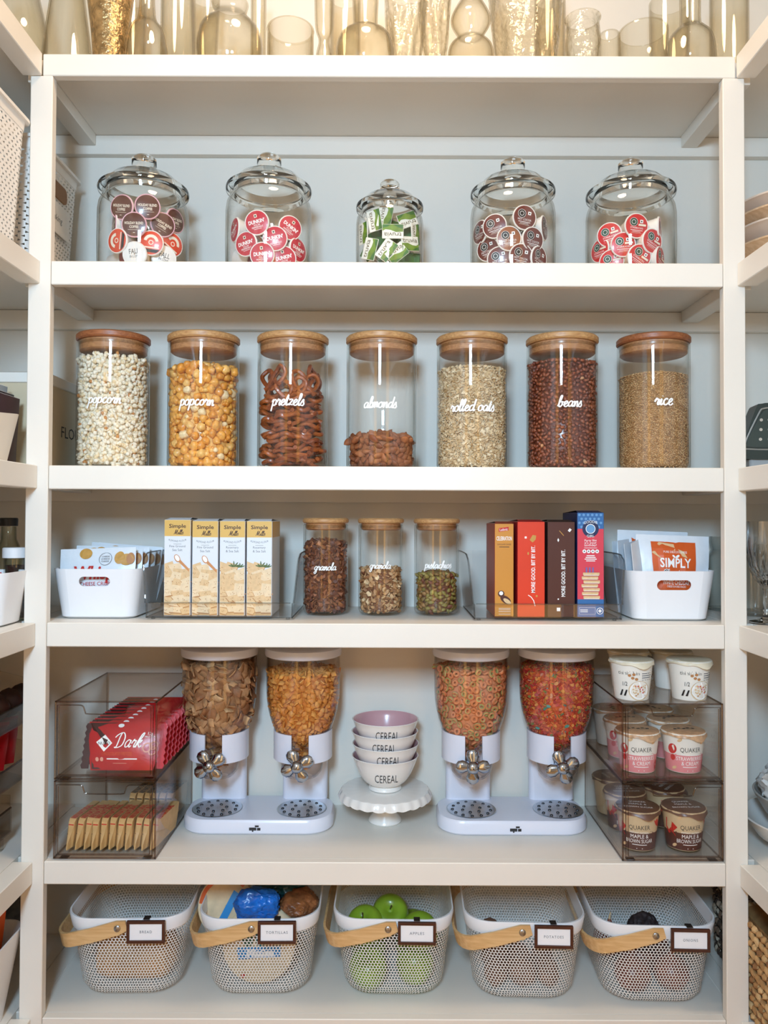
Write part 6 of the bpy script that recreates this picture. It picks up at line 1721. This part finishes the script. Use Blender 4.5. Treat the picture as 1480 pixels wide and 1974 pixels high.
# magazine bin with books
t = thing('file_bin', 'cream slanted bin with dark label frame at left', 'bin', (-.772, -.075, zs3))
mb = MB(); rings = []
BINM = pm('cream_bin', (232, 222, 208), .45, var=.02)
mb.add([(-.13, -.06, 0), (.050, -.06, 0), (.050, .06, 0), (-.13, .06, 0), (-.13, -.075, .085), (.066, -.075, .085), (.066, .075, .098), (-.13, .075, .098)], [(0, 3, 2, 1), (0, 1, 5, 4), (1, 2, 6, 5), (2, 3, 7, 6), (3, 0, 4, 7)])
o = mb.build('bin_body', BINM, t); sol = o.modifiers.new('wall', 'SOLIDIFY'); sol.thickness = .003; sol.offset = -1
mb = MB()
for a, b, c_, d_ in ((-.035, .030, .070, .076), (-.035, .030, .028, .034), (-.035, -.029, .034, .070), (.024, .030, .034, .070)): mb.box(a, b, -.080, -.074, c_, d_)
ho = mb.build('label_frame', FRAME, t)
mb = MB(); mb.box(-.030, .025, -.0765, -.0745, .033, .071); mb.build('label_card', CARD, ho)
for i, (dx, col, hh) in enumerate(((-.055, (58, 42, 66), .150), (-.040, (120, 70, 110), .142), (-.022, (24, 34, 70), .155), (-.006, (36, 96, 170), .150), (.008, (150, 160, 172), .156), (.022, (40, 26, 40), .140), (.034, (74, 52, 60), .132))):
    b = thing('booklet', ('plum', 'violet', 'navy', 'blue', 'silver', 'black', 'brown')[i]+' booklet standing in the cream slanted bin', 'booklet', (-.772+dx, -.060, zs3+.004), 0, 'booklets in the slanted bin', (0, R(3), 0))
    mb = MB(); mb.box(-.0035, .0035, 0, .11, 0, hh, .0006); q = mb.build('cover', pm('booklet_%d' % i, col, .3, var=.15, vscale=20), b)
    mb = MB(); mb.box(-.0027, .0027, .001, .1105, .001, hh+.0004); mb.build('pages', CARD, b)
# bottle, spice jar, white box (row 4 left)
zs4 = SZ[3]+.0006
BOTG = glass('bottle_glass', (.90, .91, .86), (.30, .32, .26), 1.5, 0, 2.0)
t = thing('glass_bottle', 'clear glass bottle with black cap on the left shelf', 'bottle', (X(16, .12, 1100), .12, zs4))
zc = Z(1001, .12)-zs4
mb = MB(); mb.lathe([(.001, 0), (.038, 0), (.040, .004), (.040, zc-.105), (.036, zc-.085), (.022, zc-.060), (.0155, zc-.045), (.0145, zc-.018), (.0125, zc-.018), (.0135, zc-.045), (.020, zc-.062), (.037, zc-.105), (.037, .006), (.001, .006)], 40); mb.build('glass_body', BOTG, t)
mb = MB(); mb.lathe([(.0150, zc-.017), (.0175, zc-.017), (.0178, zc-.002), (.016, zc), (.001, zc)], 32); mb.build('cap', BLACK, t)
t = thing('spice_jar', 'small spice jar with white lid beside the glass bottle', 'jar', (X(8, -.01, 1080), .035, zs4))
zj = Z(1058, .035)-zs4
mb = MB(); mb.lathe([(.001, 0), (.020, 0), (.021, .003), (.021, zj-.022), (.019, zj-.021), (.019, .005), (.001, .005)], 32); mb.build('glass_body', BOTG, t)
mb = MB(); mb.lathe([(.020, zj-.0205), (.0235, zj-.020), (.0235, zj-.002), (.0215, zj), (.001, zj)], 32); mb.build('lid', WHITE, t)
mb = MB(); mb.lathe([(.001, .006), (.0185, .006), (.0185, zj-.035), (.001, zj-.034)], 24); mb.build('spice', pm('spice_dark', (60, 34, 28), .8, var=.5, vscale=200), t)
t = thing('storage_box', 'white plastic box with red packet showing on the left shelf', 'storage box', (-.775, -.095, zs4))
slot_box(t, .150, .178, .10, .12, .100, .028, (.062, .019, .075))
o = tag(bag_mb(.13, .094, .03, .008, seed=61).build('red_packet', pm('packet_red', (176, 32, 34), .4, var=.3, vscale=40), None, (-.772, -.058, zs4+.006)), 'red packet inside the white box on the left shelf', 'packet')
# tiered clear bins (row 5 left)
TP = glass('tier_plastic', (.95, .92, .88), (.40, .34, .28), 1.49, 0, 2.2)
zs5 = SZ[4]+.0006
COOK = pm('cookie_dark', (62, 32, 28), .5, var=.4, vscale=60); PKT = pm('pack_turquoise', (66, 188, 176), .4, var=.08)
for k, (zc, yc) in enumerate(((.020, -.055), (.130, .005), (.245, .060))):
    t = thing('tiered_bin', '%s sloping clear bin of the snack tower on the left shelf' % ('lowest', 'middle', 'topmost')[k], 'bin', (-.835, yc, zs5+zc+.0006), 0, 'stacked sloping bins', (R(0), R(14 if k else 0), 0))
    for nm, bb in (('bin_floor', (-.13, .085, -.07, .14, 0, .003)), ('front_wall', (.082, .085, -.07, .14, .003, .05)), ('side_wall', (-.13, .082, -.07, -.067, .003, .075)), ('side_wall', (-.13, .082, .137, .14, .003, .075)), ('back_wall', (-.13, -.127, -.067, .137, .003, .09))):
        mb = MB(); mb.box(*bb); mb.build(nm, TP, t)
    mb = MB(); mb.tube([(-.128, -.0685, .075), (.0835, -.0685, .075), (.0835, -.0685, .05), (.0835, .1385, .05)], .0022, 6); mb.build('rim_edge', SMKE, t)
    if k == 0: mb = MB(); [mb.box(sx*.1-.02-.006, sx*.1-.02+.006, sy*.07+.03-.006, sy*.07+.03+.006, -.0198, 0) for sx in (-1, 1) for sy in (-1, 1)]; mb.build('leg', TP, t)
    for i in range(4):
        yy = yc-.045+.048*i
        if k == 2:
            o = lump(.030, .020, .030, .06, 1.5, i).build('cookie_pack', COOK, None, (-.780+.004*i, yy, zs5+zc+.030), (0, 0, R(10*i))); tag(o, 'dark wrapped cookie, %s in the topmost sloping bin' % ORD[i], 'cookie', 'dark wrapped cookies')
        elif k == 1:
            o = bag_mb(.085, .095, .024, .006, seed=70+i).build('red_snack_bag', BAGR, None, (-.785, yy, zs5+zc+.018), (R(-6), R(6), R(48+6*i))); tag(o, 'glossy red snack bag, %s in the middle sloping bin' % ORD[i], 'snack bag', 'red bags in the sloping bin')
        elif i < 2:
            o = thing('turquoise_packet', 'turquoise packet with brown nut picture, %s in the lowest bin' % ('front', 'behind')[i], 'packet', (-.790, yy+.01*i, zs5+zc+.006), 0, 'turquoise packets', (R(-4), 0, R(25)))
            b_ = bag_mb(.10, .120, .022, .006, seed=80+i).build('pouch', PKT, o); d = Decal([PRT['brown'], LETTERW]); d.ell(.022, .070, .018, .014, 0); d.ell(.022, .070, .009, .007, 1); d.build('print', on_bag(.10, .120, .022, .006, 80+i), b_, base=.0008)
# bottom left: white bin with orange packet, dark patterned pouch
t = thing('tall_bin', 'white tapered bin with orange packet on the bottom left shelf', 'bin', (-.795, -.055, z6))
mb = MB(); mb.loft([ring(.15, .15, .03, 0, 6), ring(.15, .15, .03, .004, 6), ring(.205, .19, .035, .165, 6), ring(.199, .184, .033, .165, 6), ring(.145, .145, .028, .006, 6)], True, True); mb.build('bin_body', WHITE, t)
o = tag(bag_mb(.15, .205, .03, .008, seed=91).build('orange_packet', ORANGE, None, (-.800, -.045, z6+.008), (R(-5), R(6), R(30))), 'orange packet standing in the white tapered bin', 'packet')
o = tag(bag_mb(.16, .225, .05, .010, seed=92).build('patterned_pouch', pm('black_silver_pouch', (58, 56, 50), .35, .3, var=.8, vscale=45, bump=.4), None, (-.845, .165, z6+.001), (R(-3), 0, R(5))), 'black and silver patterned pouch behind the white tapered bin', 'pouch')

# ================================================================= right side shelving
WB = wood('pale_wood_plate', (222, 190, 154), (204, 168, 130), 10, .4, 'X'); CRM = pm('cream_ceramic', (224, 206, 188), .35, var=.03, coat=.2)
for i in range(4):
    r = .105+.006*i*0; zb = zs2+.0006+(.0, .040, .066, .092)[i]
    mb = MB(); hh = .055 if i == 0 else .050
    mb.lathe([(.001, .003), (.040, .003), (.043, 0), (.048, .002), (.080, hh*.45), (.102, hh-.004), (.112, hh), (.113, hh+.003), (.109, hh+.003), (.098, hh-.001), (.076, hh*.45+.004), (.045, .007), (.001, .007)], 56)
    o = mb.build('serving_bowl', CRM if i % 2 else WB, None, (.832, .080, zb)); tag(o, 'wide beige serving bowl, %s of the stack on the right shelf' % ('bottom', 'second', 'third', 'top')[i], 'bowl', 'stacked beige bowls')
# dark green appliance
GRN = pm('dark_green_plastic', (30, 48, 46), .35, var=.1); GRF = pm('grey_foot', (166, 168, 168), .5, var=.05); SLV = pm('silver_line', (196, 200, 200), .3, .8, var=.05); INK = pm('dark_inset', (44, 62, 60), .3, var=.1)
ax = X(1440, .10, 840)
t = thing('green_appliance', 'dark green tapered appliance with silver outline on the right shelf', 'appliance', (ax+.045, .10, zs3), R(-8))
zz = Z(775, .10)-zs3
def trap(w0, w1, z0, z1, r=.012):
    return [(p.x, p.y) for p in catmull([(-w0/2+r, z0, 0), (w0/2-r, z0, 0), (w0/2, z0+r, 0), (w1/2, z1-r, 0), (w1/2-r, z1, 0), (-w1/2+r, z1, 0), (-w1/2, z1-r, 0), (-w0/2, z0+r, 0)], 4, True)]
mb = MB(); mb.box(-.036, .036, .006, .05, 0, .028, .003); mb.build('foot', GRF, t)
mb = MB(); mb.prism(trap(.110, .052, .026, zz), 0, .055); mb.build('body', GRN, t)
mb = MB(); pts = trap(.096, .040, .046, zz-.010, .010); mb.tube([(x, -.0005, z) for x, z in pts], .0016, 6, True); mb.build('silver_outline', SLV, t)
mb = MB(); mb.prism(trap(.088, .034, .050, zz-.014, .010), -.0016, .0); ip = mb.build('front_inset', INK, t)
for zq in (.066, .086, .106):
    for k in (-1, 0, 1):
        mb = MB(); mb.lathe([(.0005, -.002), (.003, -.002), (.0032, 0), (.0005, 0)], 12, T=Matrix.Translation((k*.018*(1-(zq-.05)*2.5), -.0018, zq)) @ Matrix.Rotation(PI/2, 4, 'X')); mb.build('stud', SLV, ip)
# crystal stemware
CRY = solid_glass('cut_crystal', (.97, .975, .97), 1.52)
def goblet(x, y, h, r, label, facets=14):
    t = thing('crystal_goblet', label, 'glass', (x, y, zs4), 0, 'crystal goblets')
    prof = [(.001, 0), (r*.85, 0), (r*.85, .003), (r*.3, .008), (.006, .016), (.006, h*.32), (.010, h*.36), (r*.55, h*.43), (r*.85, h*.55), (r*.98, h*.75), (r, h), (r-.002, h), (r*.95, h*.75), (r*.78, h*.56), (r*.4, h*.46), (.001, h*.44)]
    n = facets*4; rings = []
    for i, (rr_, z) in enumerate(prof):
        amp = .07 if 7 <= i <= 8 else (.03 if i in (6, 9) else 0)
        rings.append([(rr_*(1+amp*math.cos(facets*2*PI*j/n))*math.cos(2*PI*j/n), rr_*(1+amp*math.cos(facets*2*PI*j/n))*math.sin(2*PI*j/n), z) for j in range(n)])
    mb = MB(); mb.loft(rings); mb.build('glass_body', CRY, t)
gx = X(1477, .03, 1100)
goblet(gx, .03, Z(1002, .03)-zs4, .037, 'cut crystal goblet nearest the right post')
goblet(gx+.085, .05, Z(1002, .05)-zs4, .037, 'cut crystal goblet behind the first, toward the wall')
t = thing('glass_tumbler', 'plain glass tumbler behind the crystal goblet', 'glass', (X(1455, .16, 1100), .16, zs4))
mb = MB(); mb.lathe([(.001, 0), (.030, 0), (.034, .004), (.036, .15), (.034, .15), (.031, .010), (.001, .010)], 36); mb.build('glass_body', GJ, t)
# bowls with a tea towel
GRB = pm('grey_glaze', (170, 172, 168), .3, var=.05, coat=.2)
bcx = .862
mb = MB(); mb.lathe([(.001, .003), (.060, .003), (.063, 0), (.070, .002), (.112, .028), (.135, .060), (.138, .064), (.134, .065), (.108, .033), (.066, .008), (.001, .008)], 56)
tag(mb.build('serving_bowl', CER, None, (bcx, .055, zs5)), 'large white serving bowl, lower of two on the right shelf', 'bowl')
mb = MB(); mb.lathe([(.001, .003), (.050, .003), (.053, 0), (.060, .002), (.098, .030), (.118, .064), (.121, .070), (.117, .071), (.094, .035), (.056, .008), (.001, .008)], 56)
tag(mb.build('serving_bowl', GRB, None, (bcx+.004, .055, zs5+.040)), 'grey glazed bowl nested in the white one on the right shelf', 'bowl')
TOW = pm('striped_towel', (214, 214, 210), .8, var=.45, vscale=22, bump=.6, bscale=30)
rumple('tea_towel', 'crumpled grey and white tea towel heaped in the grey bowl', 'towel', (bcx+.002, .050, zs5+.125), .105, .085, .055, TOW, 23, amp=.28, fr=2.6)
# woven basket
SEA = pieces_mat('seagrass', [(4, (186, 148, 100)), (3, (164, 124, 78)), (2, (206, 172, 124)), (1, (140, 100, 62))], .75, .25, 90, .5)
def woven(x, y, z0, w_, d_, h, label, mat_):
    t = thing('woven_basket', label, 'basket', (x, y, z0)); rows = 11
    for i in range(rows):
        zc = (i+.5)*h/rows; pts = rrect(w_-.012*(1-i/rows), d_-.012*(1-i/rows), .04, 6)
        # resample into stitches
        L = perim(pts+[pts[0]]); tot = L[-1]; ns = 46; mb = MB()
        for k in range(ns):
            s_ = tot*(k+.5*(i % 2))/ns; s_ %= tot
            j = max(q for q in range(len(L)) if L[q] <= s_); a = pts[j % len(pts)]; b = pts[(j+1) % len(pts)]
            f = (s_-L[j])/max(1e-9, (L[min(j+1, len(L)-1)]-L[j])); px_, py_ = a[0]+(b[0]-a[0])*f, a[1]+(b[1]-a[1])*f
            dirv = Vector((b[0]-a[0], b[1]-a[1], 0)).normalized(); an = math.atan2(dirv.y, dirv.x)
            T = Matrix.Translation((px_, py_, zc)) @ Matrix.Rotation(an, 4, 'Z') @ Matrix.Rotation(R(28 if i % 2 else -28), 4, 'Y')
            l = lump(tot/ns*.62, .0065, h/rows*.42, .1, 1.5, k+i, ICO1); mb.add(l.v, l.f, 0, True, T)
        o = mb.build('braided_row', mat_, t); o['kind'] = 'stuff'
    mb = MB(); mb.loft([ring(w_-.03, d_-.03, .035, .002, 5), ring(w_-.018, d_-.018, .035, h*.98, 5)], True, False); mb.build('lining', mat_, t)
    return t
woven(.818, -.040, z6, .235, .225, .190, 'tan braided seagrass basket on the bottom right shelf', SEA)
woven(.830, .195, z6, .20, .15, .235, 'dark and pale woven basket behind the seagrass one', pieces_mat('dark_weave', [(3, (70, 58, 50)), (2, (196, 186, 170)), (1, (120, 100, 84))], .7, .2, 90))
